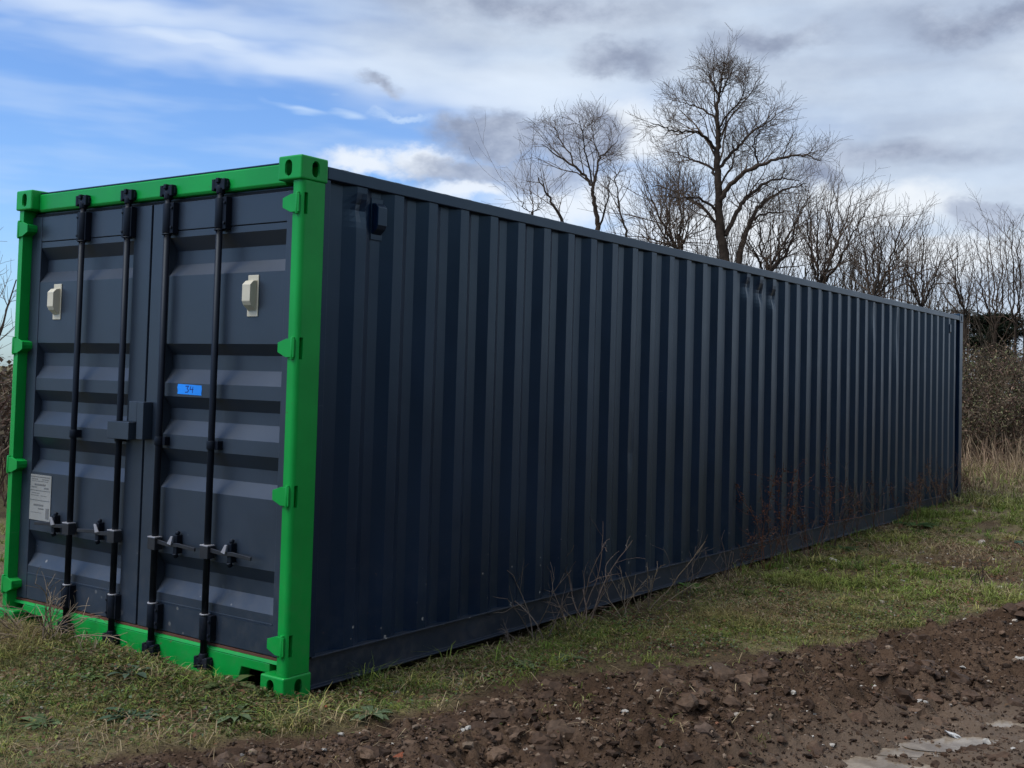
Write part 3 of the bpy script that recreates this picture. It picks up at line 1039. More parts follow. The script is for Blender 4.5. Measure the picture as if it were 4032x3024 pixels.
def leaves(P, size, tilt, tint, asp=0.5):
    """small pointed leaves: four points, two triangles folded on the midrib"""
    n = len(P)
    az = rng.random(n) * 2 * np.pi
    t = (tilt * (rng.random(n) * 1.6 - 0.5))
    d = np.stack([np.cos(az) * np.cos(t), np.sin(az) * np.cos(t), np.sin(t)], 1)
    s_ = np.stack([-np.sin(az), np.cos(az), rng.normal(0, 0.35, n)], 1)
    sz = size[:, None]
    a = P; tip = P + d * sz
    m1 = P + d * sz * 0.5 + s_ * sz * asp / 2; m2 = P + d * sz * 0.5 - s_ * sz * asp / 2
    m1[:, 2] += size * 0.08; m2[:, 2] += size * 0.08
    V = np.stack([a, m1, tip, m2], 1).reshape(-1, 3)
    b = np.arange(n)[:, None] * 4
    T = np.concatenate([b + [0, 1, 2], b + [0, 2, 3]], 0)
    return V, T, np.repeat(tint, 4, 0)


def join(parts_):
    V, T, C, o = [], [], [], 0
    for v, t, c_ in parts_:
        V.append(v); T.append(t + o); C.append(c_); o += len(v)
    return np.concatenate(V), np.concatenate(T), np.concatenate(C)


def tubes(lines, sides=4):
    """list of (points Nx3, radii N, colour) to one triangle mesh"""
    V, T, C, o = [], [], [], 0
    ang = np.arange(sides) * 2 * np.pi / sides
    ca, sa = np.cos(ang), np.sin(ang)
    for pts, rad, col in lines:
        pts = np.asarray(pts, float); n = len(pts)
        t = np.gradient(pts, axis=0)
        t /= np.linalg.norm(t, axis=1)[:, None] + 1e-9
        ref = np.array([0.0, 0.0, 1.0]) if abs(t[0, 2]) < 0.8 else np.array([0.81, 0.58, 0.0])
        u = np.cross(t, ref); u /= np.linalg.norm(u, axis=1)[:, None] + 1e-9
        w = np.cross(t, u)
        ring = pts[:, None, :] + rad[:, None, None] * (ca[None, :, None] * u[:, None, :] + sa[None, :, None] * w[:, None, :])
        V.append(ring.reshape(-1, 3))
        a = (np.arange(n - 1)[:, None] * sides + np.arange(sides)[None, :])
        b = (np.arange(n - 1)[:, None] * sides + (np.arange(sides)[None, :] + 1) % sides)
        q = np.stack([a, b, b + sides, a, b + sides, a + sides], -1).reshape(-1, 3)
        T.append(q + o); o += n * sides
        C.append(np.repeat(np.asarray(col, float)[None, :], n * sides, 0))
    return np.concatenate(V), np.concatenate(T), np.concatenate(C)


def unit(v):
    return v / (np.linalg.norm(v) + 1e-9)


def wander(p, d, length, r0, r1, step, wob, up, n_min=3):
    """a wandering tapered polyline"""
    n = max(n_min, int(length / step) + 1)
    pts = [np.array(p, float)]
    d = unit(np.array(d, float))
    for k in range(n - 1):
        d = unit(d + rng.normal(0, wob, 3) + np.array([0, 0, up]))
        pts.append(pts[-1] + d * length / (n - 1))
    return np.array(pts), np.linspace(r0, r1, n)


def sub_branches(line, count, ang, lr, level, out, cfg, lo=0.25):
    """side shoots along a branch, recursively"""
    pts, rad = line
    seg = np.linalg.norm(np.diff(pts, axis=0), axis=1)
    total = seg.sum()
    for k in range(count):
        f = lo + (1 - lo) * (k + rng.random()) / count
        i = min(len(pts) - 2, int(f * (len(pts) - 1)))
        g = f * (len(pts) - 1) - i
        p = pts[i] * (1 - g) + pts[i + 1] * g
        t = unit(pts[i + 1] - pts[i])
        side = unit(np.cross(t, rng.normal(0, 1, 3)))
        a = ang * (0.7 + 0.6 * rng.random())
        d = unit(t * math.cos(a) + side * math.sin(a) + np.array([0, 0, cfg['lift']]))
        ln = total * lr * (0.55 + 0.75 * rng.random()) * (1.12 - cfg.get('taper', 0.5) * f)
        ln = max(ln, cfg['min_len'])
        r = max(cfg['r_min'], min(rad[i] * 0.62, 0.006 + 0.011 * ln))
        br = wander(p, d, ln, r, cfg['r_min'] * 0.8, cfg['step'] * (1 if level < 2 else 0.6), cfg['wob'], cfg['up'])
        out.append(br)
        if level < cfg['levels']:
            sub_branches(br, max(2, int(cfg['counts'][level] * (0.7 + 0.6 * rng.random()))), ang, cfg['lrs'][level], level + 1, out, cfg, 0.2)


BARK = (0.058, 0.042, 0.031)


def bare_tree(name, root, trunks, limbs, cfg, label, group=None, bark=BARK, limb_parts=True):
    """bare winter tree: trunk > limbs as traced or grown lines, and a crown of twigs"""
    root = np.array(root, float)
    t = empty(name, tuple(root))
    tag(t, label, 'tree', group)
    tw = []
    for ln in trunks:
        sub_branches(ln, cfg['n_trunk'], cfg['ang'], cfg['lr0'] * 0.7, 1, tw, cfg, cfg.get('lo', 0.35))
    for ln in limbs:
        sub_branches(ln, cfg['n_limb'], cfg['ang'], cfg['lr0'], 1, tw, cfg, 0.15)
    def mk(nm, lines, sides):
        V, T, C = tubes([(p - root, r, np.array(bark) * rng.uniform(0.75, 1.35)) for p, r in lines], sides)
        return add_obj(nm, fast_mesh(nm, V, T, M['bark'], tint=C, smooth_=True), t)
    for ln in trunks: mk('trunk', [ln], 9)
    if limb_parts:
        for ln in limbs: mk('limb', [ln], 6)
    elif limbs: mk('crown_limbs', limbs, 5)
    bark = tuple(2.4 * v for v in bark)          # young twigs are paler than old bark
    mk('crown', tw, 3)
    return t


def traced(pix, depth, w0, w1, bulge=0.0, z7=True):
    """a limb read off the photograph (coordinates of the enlarged tree view), set into depth with its own bend"""
    k = len(pix)
    f = np.linspace(0, 1, k)
    pts = []
    for (x, y), ff in zip(pix, f):
        u, v = (2000 + x / 1.0886) / 1.8228, (100 + y / 1.0886) / 1.8228
        pts.append(survey(u, v, depth + bulge * ff ** 1.2))
    pts = np.array(pts)
    # finer, slightly crooked line
    q = np.linspace(0, k - 1, (k - 1) * 4 + 1)
    fine = np.stack([np.interp(q, np.arange(k), pts[:, a]) for a in range(3)], 1)
    fine[1:-1] = (fine[:-2] + 2 * fine[1:-1] + fine[2:]) / 4
    fine[1:] += rng.normal(0, 0.018, fine[1:].shape)
    return fine, np.linspace(w0, w1, len(fine))


def root_of(line):
    return np.array([line[0][0][0], line[0][0][1], 0.0])


def to_ground(line, z=0.0):
    """carry a trunk line down to the ground below its first visible point"""
    pts, rad = line
    p0 = pts[0]
    n = 6
    zz = np.linspace(z - 0.15, p0[2], n + 1)[:-1]
    drift = np.linspace(1, 0, n + 1)[:-1] * 0.25
    d = unit(pts[0] - pts[2])
    low = np.stack([p0[0] + d[0] * drift, p0[1] + d[1] * drift, zz], 1)
    rr = np.linspace(rad[0] * 1.45, rad[0], n + 1)[:-1]
    return np.concatenate([low, pts]), np.concatenate([rr, rad])


# ------------------------------------------------------------------ trees beyond the container
CFG_BIG = dict(n_trunk=18, n_limb=18, ang=0.75, lr0=0.42, lo=0.45, lift=0.15, min_len=0.35, r_min=0.0036, step=0.22, wob=0.15, up=0.035,
               levels=3, counts=(0, 6, 3), lrs=(0, 0.5, 0.55), taper=0.8)
D1 = 30.0
tr = to_ground(traced([(936, 1040), (925, 960), (912, 880), (905, 760), (903, 650), (893, 560), (903, 500), (900, 430), (893, 370), (905, 300), (914, 262), (920, 228)], D1, 0.140, 0.014))
LB = [
    ([(905, 760), (940, 700), (1000, 640), (1080, 600), (1150, 575), (1220, 560), (1280, 555), (1350, 580)], 0.075, 0.012, -1.6),
    ([(985, 1040), (1010, 920), (1040, 840), (1075, 780), (1110, 745), (1200, 700), (1280, 680)], 0.095, 0.012, 1.2),
    ([(930, 900), (980, 800), (1020, 740), (1070, 700), (1110, 670), (1180, 655), (1250, 665)], 0.075, 0.012, 1.8),
    ([(1040, 840), (1100, 805), (1170, 800), (1230, 790)], 0.035, 0.010, -0.8),
    ([(903, 610), (960, 550), (1000, 510), (1040, 460), (1090, 430), (1140, 400), (1160, 355)], 0.050, 0.010, 1.3),
    ([(1080, 600), (1062, 555), (1052, 500), (1085, 450), (1110, 430)], 0.030, 0.010, -0.5),
    ([(900, 440), (940, 385), (985, 335), (1010, 300), (1020, 260)], 0.030, 0.009, -1.0),
    ([(898, 800), (840, 745), (790, 738), (735, 742), (700, 730)], 0.040, 0.010, -1.2),
    ([(898, 655), (870, 610), (830, 590), (780, 575), (740, 555), (700, 545)], 0.045, 0.010, 1.4),
    ([(895, 535), (860, 490), (820, 460), (760, 455), (700, 450), (660, 430), (615, 418)], 0.045, 0.009, -1.3),
    ([(893, 405), (850, 370), (800, 345), (760, 330), (715, 318)], 0.032, 0.009, 1.0),
    ([(905, 300), (885, 270), (868, 230), (858, 195)], 0.020, 0.008, 0.4),
    ([(908, 290), (935, 250), (955, 215), (975, 190)], 0.018, 0.008, -0.5),
    ([(905, 700), (955, 610), (972, 560), (965, 500)], 0.035, 0.010, 0.8),
    ([(925, 960), (890, 850), (830, 770), (760, 735), (690, 700), (620, 690)], 0.055, 0.010, 1.6),
]
big_limbs = [traced(p, D1, a, b, bl) for p, a, b, bl in LB]
bare_tree('bare_tree', root_of(tr), [tr], big_limbs, CFG_BIG, 'tallest bare winter tree, broad crown rising behind the middle of the container')

CFG_T2 = dict(CFG_BIG, n_trunk=7, n_limb=10, lr0=0.42)
D2 = 31.0
t2 = to_ground(traced([(392, 900), (386, 850), (376, 795), (362, 725), (366, 690), (330, 640), (290, 608), (240, 580), (190, 545), (150, 510)], D2, 0.075, 0.010))
l2 = [traced(p, D2, a, b, bl) for p, a, b, bl in [
    ([(364, 700), (385, 620), (390, 565), (430, 540), (470, 495)], 0.045, 0.009, 0.8),
    ([(390, 870), (412, 800), (430, 730), (436, 650)], 0.035, 0.009, -0.6),
    ([(366, 690), (345, 590), (325, 520), (320, 450), (300, 400)], 0.03, 0.009, -0.6),
    ([(290, 608), (250, 530), (215, 470), (190, 430)], 0.025, 0.009, 0.7),
    ([(390, 565), (370, 500), (360, 440), (375, 400)], 0.022, 0.008, 0.4)]]
bare_tree('bare_tree', root_of(t2), [t2], l2, CFG_T2, 'slender bare tree with a fan of twigs, left of the tallest tree')

CFG_THIN = dict(CFG_BIG, wob=0.10, n_trunk=13, n_limb=10, lr0=0.36, levels=2, counts=(0, 5, 3), lo=0.3)
t3 = to_ground(traced([(235, 850), (200, 770), (160, 710), (128, 652)], 29.0, 0.045, 0.012))
bare_tree('leaning_stem', root_of(t3), [t3], [], dict(CFG_THIN, n_trunk=7, lr0=0.3), 'bare stem leaning left, leftmost stem showing over the container roof')
t3b = to_ground(traced([(508, 910), (498, 850), (480, 790), (466, 720), (460, 640), (455, 590)], 32.0, 0.035, 0.009))
bare_tree('bare_sapling', root_of(t3b), [t3b], [], CFG_THIN, 'thin straight bare sapling between the slender tree and the tallest tree')


def multi_stem(name, base_px, depth, tops, label, w=0.06, cfg=None, group=None, bark=BARK):
    """several stems fanning out of one stool; tops are picture points of the enlarged tree view"""
    bx, by = base_px
    c_ = cfg or CFG_THIN
    st = []
    for k, (tx, ty) in enumerate(tops):
        n = 6
        pix = []
        for q in range(n):
            f = q / (n - 1)
            g = f ** 0.8
            pix.append((bx + (tx - bx) * g + rng.normal(0, 9) * math.sin(math.pi * f) + k * 3, by + (ty - by) * f))
        st.append(to_ground(traced(pix, depth, w * rng.uniform(0.45, 0.8), 0.008, rng.uniform(-1.4, 1.4))))
    return bare_tree(name, root_of(st[0]), [st[0]], st[1:], dict(c_, n_limb=c_['n_trunk']), label, group, bark, True)


G_T = None
multi_stem('bare_tree', (735, 985), 33.0, [(730, 560), (640, 660), (800, 690), (585, 760), (560, 640)], 'bare twiggy tree close behind the left of the tallest tree', 0.07, dict(CFG_THIN, n_trunk=15))
multi_stem('bare_shrub', (640, 960), 31.0, [(560, 830), (610, 780), (680, 800), (860, 860), (790, 800)], 'low tangled bare shrub at the foot of the tallest tree', 0.03, dict(CFG_THIN, n_trunk=15))
multi_stem('bare_tree', (1110, 1060), 30.0, [(1020, 900), (1060, 810), (1180, 860), (1240, 760), (1290, 720)], 'bare multi-stemmed tree just right of the tallest tree', 0.055)
multi_stem('bare_tree', (1330, 1110), 29.0, [(1270, 800), (1320, 730), (1390, 700), (1470, 700), (1540, 760), (1420, 820)], 'wide bare multi-stemmed tree over the middle right of the roof', 0.055, dict(CFG_THIN, n_trunk=15))
multi_stem('bare_tree', (1560, 1170), 28.0, [(1500, 840), (1570, 790), (1610, 860), (1690, 810), (1740, 850)], 'bare fan-shaped tree, second multi-stemmed one from the right end of the roof', 0.05, dict(CFG_THIN, n_trunk=15))
multi_stem('bare_tree', (1770, 1210), 29.0, [(1700, 930), (1780, 900), (1850, 1000), (1680, 1000)], 'small bare tree over the right end of the container roof', 0.045)
multi_stem('bare_tree', (1955, 1260), 32.0, [(1890, 960), (1925, 930), (1985, 1040), (1840, 1120)], 'bare tree directly behind the far corner of the container', 0.045)
multi_stem('bare_tree', (2085, 1300), 33.0, [(2000, 920), (2055, 830), (2105, 900), (2140, 960)], 'tall thin bare tree above the dark evergreen', 0.042)
multi_stem('bare_tree', (2172, 1310), 31.0, [(2125, 850), (2165, 830), (2195, 880)], 'tall straight bare tree right of the evergreen', 0.04)
multi_stem('bare_tree', (2212, 1320), 32.0, [(2180, 930), (2235, 800), (2280, 880), (2250, 1000)], 'bare tree at the right edge of the picture', 0.04)
multi_stem('bare_tree', (2400, 1330), 32.0, [(2340, 850), (2400, 760), (2470, 900), (2440, 820)], 'bare tree just beyond the right edge of the picture', 0.055)
multi_stem('bare_shrub', (100, 800), 33.0, [(40, 740), (90, 690), (130, 760), (170, 700)], 'faint bare shrub showing over the roof, left of all the other trees', 0.025, dict(CFG_THIN, n_trunk=7))

# upright saplings and scrub behind the named trees, one tangled mass
lines = []
for k in range(260):
    u = rng.uniform(560, 1880) if k % 13 else rng.uniform(1880, 2330)
    p = survey((2000 + u / 1.0886) / 1.8228, 700, rng.uniform(33, 40)); p[2] = -0.1
    top_v = np.interp(u, [560, 800, 1000, 1300, 1600, 1900, 2100, 2300], [760, 740, 760, 780, 870, 980, 930, 900]) + rng.uniform(-50, 170)
    h = max(2.0, survey((2000 + u / 1.0886) / 1.8228, (100 + top_v / 1.0886) / 1.8228, np.linalg.norm((p - CAM)[:2]))[2])
    ln = wander(p, (rng.normal(0, 0.16), rng.normal(0, 0.16), 1), h, 0.030, 0.006, 0.4, 0.07, 0.05)
    sub = [ln]
    sub_branches(ln, 9, 0.6, 0.30, 2, sub, dict(CFG_THIN, levels=2), 0.35)
    lines += [(a, b, np.array((0.075, 0.060, 0.044)) * rng.uniform(0.7, 1.4)) for a, b in sub]
V, T, C = tubes(lines, 3)
tag(add_obj('sapling_scrub', fast_mesh('sapling_scrub', V, T, M['bark'], tint=C)), 'tangle of thin bare saplings low behind the trees', 'scrub', kind='stuff')

# bare tree at the left edge, standing nearer
lt = [to_ground(wander((-14.9, 6.5, 0.6), (-0.02, 0.0, 1), 3.3, 0.06, 0.012, 0.3, 0.08, 0.05))]
for k in range(7):
    lt.append(to_ground(wander((-14.9 + rng.normal(0, 0.15), 6.5 + rng.normal(0, 0.3), 0.5), (rng.normal(0.0, 0.25), rng.normal(0.1, 0.25), 1), rng.uniform(1.8, 3.0), 0.035, 0.010, 0.3, 0.08, 0.06)))
bare_tree('bare_tree', root_of(lt[0]), [lt[0]], lt[1:], dict(CFG_THIN, n_trunk=14, n_limb=14, levels=2, lo=0.15), 'bare twiggy tree at the left edge of the picture, beside the left green post')


# dark evergreen with flat tiers of foliage behind the far corner
def evergreen():
    base = survey(2137, 800, 46.0); base[2] = 0.0
    t = empty('evergreen_tree', tuple(base))
    tag(t, 'dark evergreen with flat spreading tiers behind the far end of the container', 'tree')
    tl = wander((0, 0, -0.2), (0, 0, 1), 4.6, 0.20, 0.05, 0.4, 0.04, 0.1)
    V, T, C = tubes([(tl[0], tl[1], (0.03, 0.024, 0.02))], 8)
    add_obj('trunk', fast_mesh('trunk', V, T, M['bark'], tint=C, smooth_=True), t)
    br, pads = [], []
    for k in range(52):
        z = rng.uniform(2.7, 4.5) if k % 4 else rng.uniform(1.8, 2.7)
        a = rng.random() * 2 * np.pi
        ln = rng.uniform(0.7, 2.5) * (1.0 if z < 4.0 else 0.75)
        b = wander((0, 0, z), (math.cos(a), math.sin(a), 0.12), ln, 0.05, 0.012, 0.25, 0.08, -0.01)
        br.append((b[0], b[1], (0.028, 0.022, 0.018)))
        n = 620
        i = rng.integers(1, len(b[0]), n)
        p = b[0][i] + np.stack([rng.normal(0, 0.30, n), rng.normal(0, 0.30, n), rng.normal(0.02, 0.075, n)], 1)
        pads.append(p)
    V, T, C = tubes(br, 4)
    add_obj('branches', fast_mesh('branches', V, T, M['bark'], tint=C), t)
    P = np.concatenate(pads); n = len(P)
    V, T, C = leaves(P, rng.uniform(0.08, 0.18, n), 0.5, palette([(0.016, 0.026, 0.014), (0.022, 0.034, 0.016), (0.012, 0.018, 0.012)], [3, 2, 2], n), 0.45)
    add_obj('crown', fast_mesh('crown', V, T, M['blade'], tint=C), t)


evergreen()


# ------------------------------------------------------------------ bramble thickets
def thicket(x0, x1, y0, y1, top, n_cane, n_leaf, label, leaf_size, cols, wts, asp=0.7):
    lines = []
    for k in range(n_cane):
        x, y = rng.uniform(x0, x1), rng.uniform(y0, y1)
        h = float(top(np.array(x), np.array(y)))
        a = rng.random() * 2 * np.pi
        q = np.linspace(0, 1, 7)
        reach = rng.uniform(0.3, 1.5)
        hh = h * rng.uniform(0.55, 1.08)
        pts = np.stack([x + math.cos(a) * reach * q, y + math.sin(a) * reach * q, hh * (1 - (1 - q * 1.25) ** 2) * rng.uniform(0.8, 1)], 1)
        pts[0, 2] = -0.1
        pts[1:] += rng.normal(0, 0.03, (6, 3))
        lines.append((pts, np.linspace(0.010, 0.005, 7), np.array(((0.15, 0.088, 0.068), (0.20, 0.145, 0.10), (0.09, 0.07, 0.05))[k % 3]) * rng.uniform(0.7, 1.3)))
    Vc, Tc, Cc = tubes(lines, 3)
    x = rng.uniform(x0, x1, n_leaf); y = rng.uniform(y0, y1, n_leaf)
    h = top(x, y)
    z = h * np.sqrt(rng.random(n_leaf)) * rng.uniform(0.85, 1.05, n_leaf)
    P = np.stack([x, y, z], 1)
    Vl, Tl, Cl = leaves(P, rng.uniform(*leaf_size, n_leaf), 1.0, palette(cols, wts, n_leaf, 0.5), asp)
    V, T, C = join([(Vc, Tc, Cc), (Vl, Tl, Cl)])
    o = add_obj('bramble_thicket', fast_mesh('bramble_thicket', V, T, M['blade'], tint=C))
    tag(o, label, 'brambles', kind='stuff')


def top_right(x, y):
    return (0.9 + 1.52 * sstep(y, 18.5, 23.0)) * (1 + 0.22 * fbm(np.asarray(x * 0.8), np.asarray(y * 0.8), 3, 61))


BR_COLS = [(0.17, 0.135, 0.080), (0.125, 0.14, 0.058), (0.25, 0.165, 0.11), (0.09, 0.072, 0.048), (0.24, 0.235, 0.125)]
thicket(-7.0, 1.5, 19.5, 26.5, top_right, 3600, 66000, 'dark bramble thicket filling the background right of the container', (0.04, 0.10), BR_COLS, [4, 3, 3, 5, 1], 0.38)


def top_left(x, y):
    return 1.55 * (1 + 0.3 * fbm(np.asarray(x * 0.8), np.asarray(y * 0.8), 3, 62))


thicket(-15.0, -7.0, 2.0, 11.0, top_left, 1200, 16000, 'brown bramble thicket at the left edge, behind the left green post', (0.05, 0.11),
        [(0.10, 0.066, 0.044), (0.075, 0.060, 0.036), (0.055, 0.042, 0.030), (0.13, 0.09, 0.06)], [3, 3, 3, 1])

# unseen hedge added at right, shaped so the glossy wall mirrors dark bands
def unseen_hedge():
    n = 26000
    yv = rng.uniform(-18, 15.5, n); tq = rng.random(n)
    top = 5.2 + 1.1 * fbm(yv * 0.35, yv * 0 + 3.3, 3, 71)
    zv = top * np.sqrt(tq)
    xv = 14.5 + 0.7 * fbm(yv * 0.8, zv * 0.8, 3, 72) + rng.random(n) * 1.2
    P = np.stack([xv, yv, zv], 1)
    A = leaves(P, rng.uniform(0.16, 0.34, n), 1.0, palette([(0.030, 0.034, 0.016), (0.045, 0.036, 0.024), (0.022, 0.026, 0.014)], [3, 2, 3], n), 0.75)
    lines = []
    for k in range(420):
        y0 = rng.uniform(-18, 15.5)
        ln = wander((15.2 + rng.normal(0, 0.5), y0, -0.1), (rng.normal(0, 0.2), rng.normal(0, 0.2), 1), rng.uniform(3.5, 6), 0.04, 0.01, 0.6, 0.1, 0.02)
        lines.append((ln[0], ln[1], (0.035, 0.028, 0.022)))
    V, T, C = join([A, tubes(lines, 4)])
    tag(add_obj('unseen_hedge', fast_mesh('unseen_hedge', V, T, M['blade'], tint=C)), 'tall dense hedge added out of view for its dark reflection in the wall', 'hedge', kind='stuff')


unseen_hedge()

# ------------------------------------------------------------------ grass, herbs and dry weeds as ground cover
def scatter(n, x0, x1, y0, y1):
    x, y = rng.uniform(x0, x1, n), rng.uniform(y0, y1, n)
    out = ~((x > -2.44) & (x < 0.004) & (y > 0.03) & (y < 12.19))
    return x[out], y[out]


def keep(x, y, f):
    m_ = rng.random(len(x)) < f
    return x[m_], y[m_]


GREEN = [(0.14, 0.205, 0.042), (0.205, 0.235, 0.054), (0.105, 0.155, 0.048), (0.28, 0.25, 0.09), (0.34, 0.27, 0.145)]


def turf(name, n, x0, x1, y0, y1, h, w, label, cols=GREEN, wts=(4, 4, 3, 3, 2), extra=None, per=14, spread=0.022):
    """grass growing in clumps: every clump has its own colour, height and spread"""
    m_ = n // per
    x, y = scatter(m_, x0, x1, y0, y1)
    d = mud_distance(x, y)
    patch = fbm(x * 1.6, y * 1.6, 3, 91)
    soil = sstep(fbm(x * 1.3, y * 1.3, 3, 41), -0.02, 0.20)
    f = (1 - sstep(d, -0.14, 0.08)) * (0.22 + 0.78 * sstep(patch, -0.25, 0.25)) * (1 - 0.85 * soil) + 0.006
    if extra is not None: f = f * extra(x, y)
    x, y = keep(x, y, f)
    m_ = len(x)
    ch = (0.45 + 0.9 * rng.random(m_) ** 1.5) * (0.7 + 0.7 * sstep(fbm(x * 2.5, y * 2.5, 2, 93), -0.3, 0.5))
    lush = sstep(fbm(x * 0.8 + 9, y * 0.8, 3, 96), 0.0, 0.4)[:, None]
    warm = sstep(fbm(x * 1.0, y * 1.0, 3, 95), -0.05, 0.40)[:, None]
    tint = palette(cols, wts, m_, 0.65)
    tint = tint * (1 - 0.6 * warm) + 0.6 * warm * np.array([0.30, 0.205, 0.105])[None, :] * (0.6 + 0.8 * rng.random((m_, 1)))
    tint = tint * (1 - 0.5 * lush) + 0.5 * lush * np.array([0.20, 0.29, 0.050])[None, :] * (0.7 + 0.6 * rng.random((m_, 1)))
    idx = np.repeat(np.arange(m_), per)
    n = len(idx)
    sp = spread * (0.6 + rng.random(m_))[idx]
    bx, by = x[idx] + rng.normal(0, 1, n) * sp, y[idx] + rng.normal(0, 1, n) * sp
    ok = ~((bx > -2.44) & (bx < 0.004) & (by > 0.03) & (by < 12.19))
    idx, bx, by = idx[ok], bx[ok], by[ok]
    n = len(idx)
    z = height(bx, by)
    hh = h * ch[idx] * (0.5 + 0.8 * rng.random(n))
    col = tint[idx] * (0.65 + 0.8 * rng.random((n, 1)))
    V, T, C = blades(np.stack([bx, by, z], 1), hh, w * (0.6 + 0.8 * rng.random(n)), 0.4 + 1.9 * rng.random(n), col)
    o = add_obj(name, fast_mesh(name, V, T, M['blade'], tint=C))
    tag(o, label, 'grass', kind='stuff')


turf('grass', 420000, -3.4, 2.0, -1.6, 4.2, 0.046, 0.0040, 'short mossy grass along the near side of the container')
turf('grass', 190000, -0.2, 6.5, 4.2, 12.5, 0.065, 0.0070, 'short patchy grass on the verge beside the far half of the container')
turf('grass', 90000, -7.0, 9.0, 11.0, 20.5, 0.20, 0.012, 'rough grass behind the far corner of the container',
     cols=[(0.22, 0.22, 0.07), (0.30, 0.245, 0.12), (0.34, 0.26, 0.16), (0.18, 0.21, 0.065)], per=10, spread=0.06)
turf('grass', 16000, -12.0, -2.5, -1.0, 9.0, 0.12, 0.009, 'rough grass left of the container')


def herbs(name, n, x0, x1, y0, y1, size, label, cols, wts, f_extra=None):
    x, y = scatter(n, x0, x1, y0, y1)
    d = mud_distance(x, y)
    f = (1 - sstep(d, -0.16, 0.08)) * (0.25 + 0.75 * sstep(fbm(x * 2.1, y * 2.1, 3, 101), -0.25, 0.25)) + 0.006
    if f_extra is not None: f = np.clip(f * f_extra(x, y), 0, 1)
    x, y = keep(x, y, f)
    n = len(x)
    z = height(x, y) + rng.random(n) * 0.03
    V, T, C = leaves(np.stack([x, y, z], 1), size * (0.4 + 0.9 * rng.random(n)), 0.55, palette(cols, wts, n, 0.35), 0.55)
    o = add_obj(name, fast_mesh(name, V, T, M['blade'], tint=C))
    tag(o, label, 'ground cover', kind='stuff')


herbs('ground_cover_leaves', 190000, -3.4, 2.2, -1.6, 4.6, 0.020, 'small green herb leaves among the near grass',
      [(0.10, 0.16, 0.042), (0.15, 0.205, 0.070), (0.21, 0.225, 0.060), (0.13, 0.175, 0.105), (0.21, 0.16, 0.08)], [4, 3, 3, 2, 3])
herbs('leaf_litter', 130000, -3.4, 3.2, -1.6, 9.0, 0.026, 'brown dead leaves and moss scattered through the grass',
      [(0.18, 0.090, 0.050), (0.14, 0.085, 0.048), (0.30, 0.235, 0.155), (0.08, 0.055, 0.032)], [3, 3, 2, 2])

# bleached straw lying over the turf in patches
def straw(n, x0, x1, y0, y1, ln, w, label):
    x, y = scatter(n, x0, x1, y0, y1)
    x, y = keep(x, y, (1 - sstep(mud_distance(x, y), -0.1, 0.1)) * sstep(fbm(x * 1.1, y * 1.1, 3, 201), -0.05, 0.45) + 0.03)
    n = len(x)
    V, T, C = blades(np.stack([x, y, height(x, y) + 0.012], 1), ln * (0.25 + 0.35 * rng.random(n)), w * (0.6 + 0.8 * rng.random(n)), 2.0 + 2.0 * rng.random(n),
                     palette([(0.44, 0.35, 0.21), (0.34, 0.26, 0.155), (0.26, 0.17, 0.10)], [3, 3, 2], n, 0.3))
    tag(add_obj('straw', fast_mesh('straw', V, T, M['blade'], tint=C)), label, 'straw', kind='stuff')


straw(26000, -3.2, 2.0, -1.6, 4.5, 0.11, 0.0038, 'bleached straw lying in the grass near the doors and along the side')
straw(26000, -0.1, 6.0, 4.5, 13.0, 0.15, 0.0050, 'bleached straw and dead grass on the far verge')

# thicker growth piled against the door sill
turf('grass', 26000, -2.9, 0.35, -0.55, 0.06, 0.085, 0.0045, 'longer mossy growth piled against the green door sill',
     extra=lambda x, y: sstep(x, -2.25, -1.9) * np.exp(-((y + 0.12) / 0.2) ** 2) * sstep(fbm(x * 3, y * 3, 2, 19), -0.5, 0.1))
herbs('ground_cover_leaves', 22000, -2.9, 0.35, -0.6, 0.06, 0.022, 'leafy herbs and moss against the green door sill',
      [(0.10, 0.13, 0.040), (0.15, 0.14, 0.055), (0.13, 0.095, 0.048), (0.075, 0.115, 0.045)], [3, 3, 3, 2],
      lambda x, y: 1.4 * np.exp(-((y + 0.15) / 0.22) ** 2))
turf('grass', 9000, 0.0, 0.30, 0.1, 12.3, 0.10, 0.005, 'longer grass tufts along the bottom rail',
     extra=lambda x, y: np.clip(1.4 * sstep(fbm(x * 1.0, y * 1.3, 2, 29), -0.05, 0.35), 0, 1))

# dry brown stalks standing in the rough ground in front of the thicket
x, y = scatter(5000, -6.5, 4.0, 12.5, 21.0)
lines = []
zz = height(x, y)
for a, b, c_ in zip(x, y, zz):
    h = rng.uniform(0.25, 0.75) * (0.45 + 0.6 * float(sstep(np.array(b), 13, 19)))
    ln = wander((a, b, c_ - 0.02), (rng.normal(0, 0.25), rng.normal(0, 0.25), 1), h, 0.006, 0.003, h / 3, 0.14, 0.0, 4)
    lines.append((ln[0], ln[1], np.array(((0.30, 0.205, 0.135), (0.23, 0.15, 0.10), (0.40, 0.30, 0.19))[rng.integers(3)]) * rng.uniform(0.7, 1.2)))
V, T, C = tubes(lines, 3)
o = add_obj('dry_stalks', fast_mesh('dry_stalks', V, T, M['stem'], tint=C))
tag(o, 'brown dry weed stalks in front of the bramble thicket', 'dry weeds', kind='stuff')


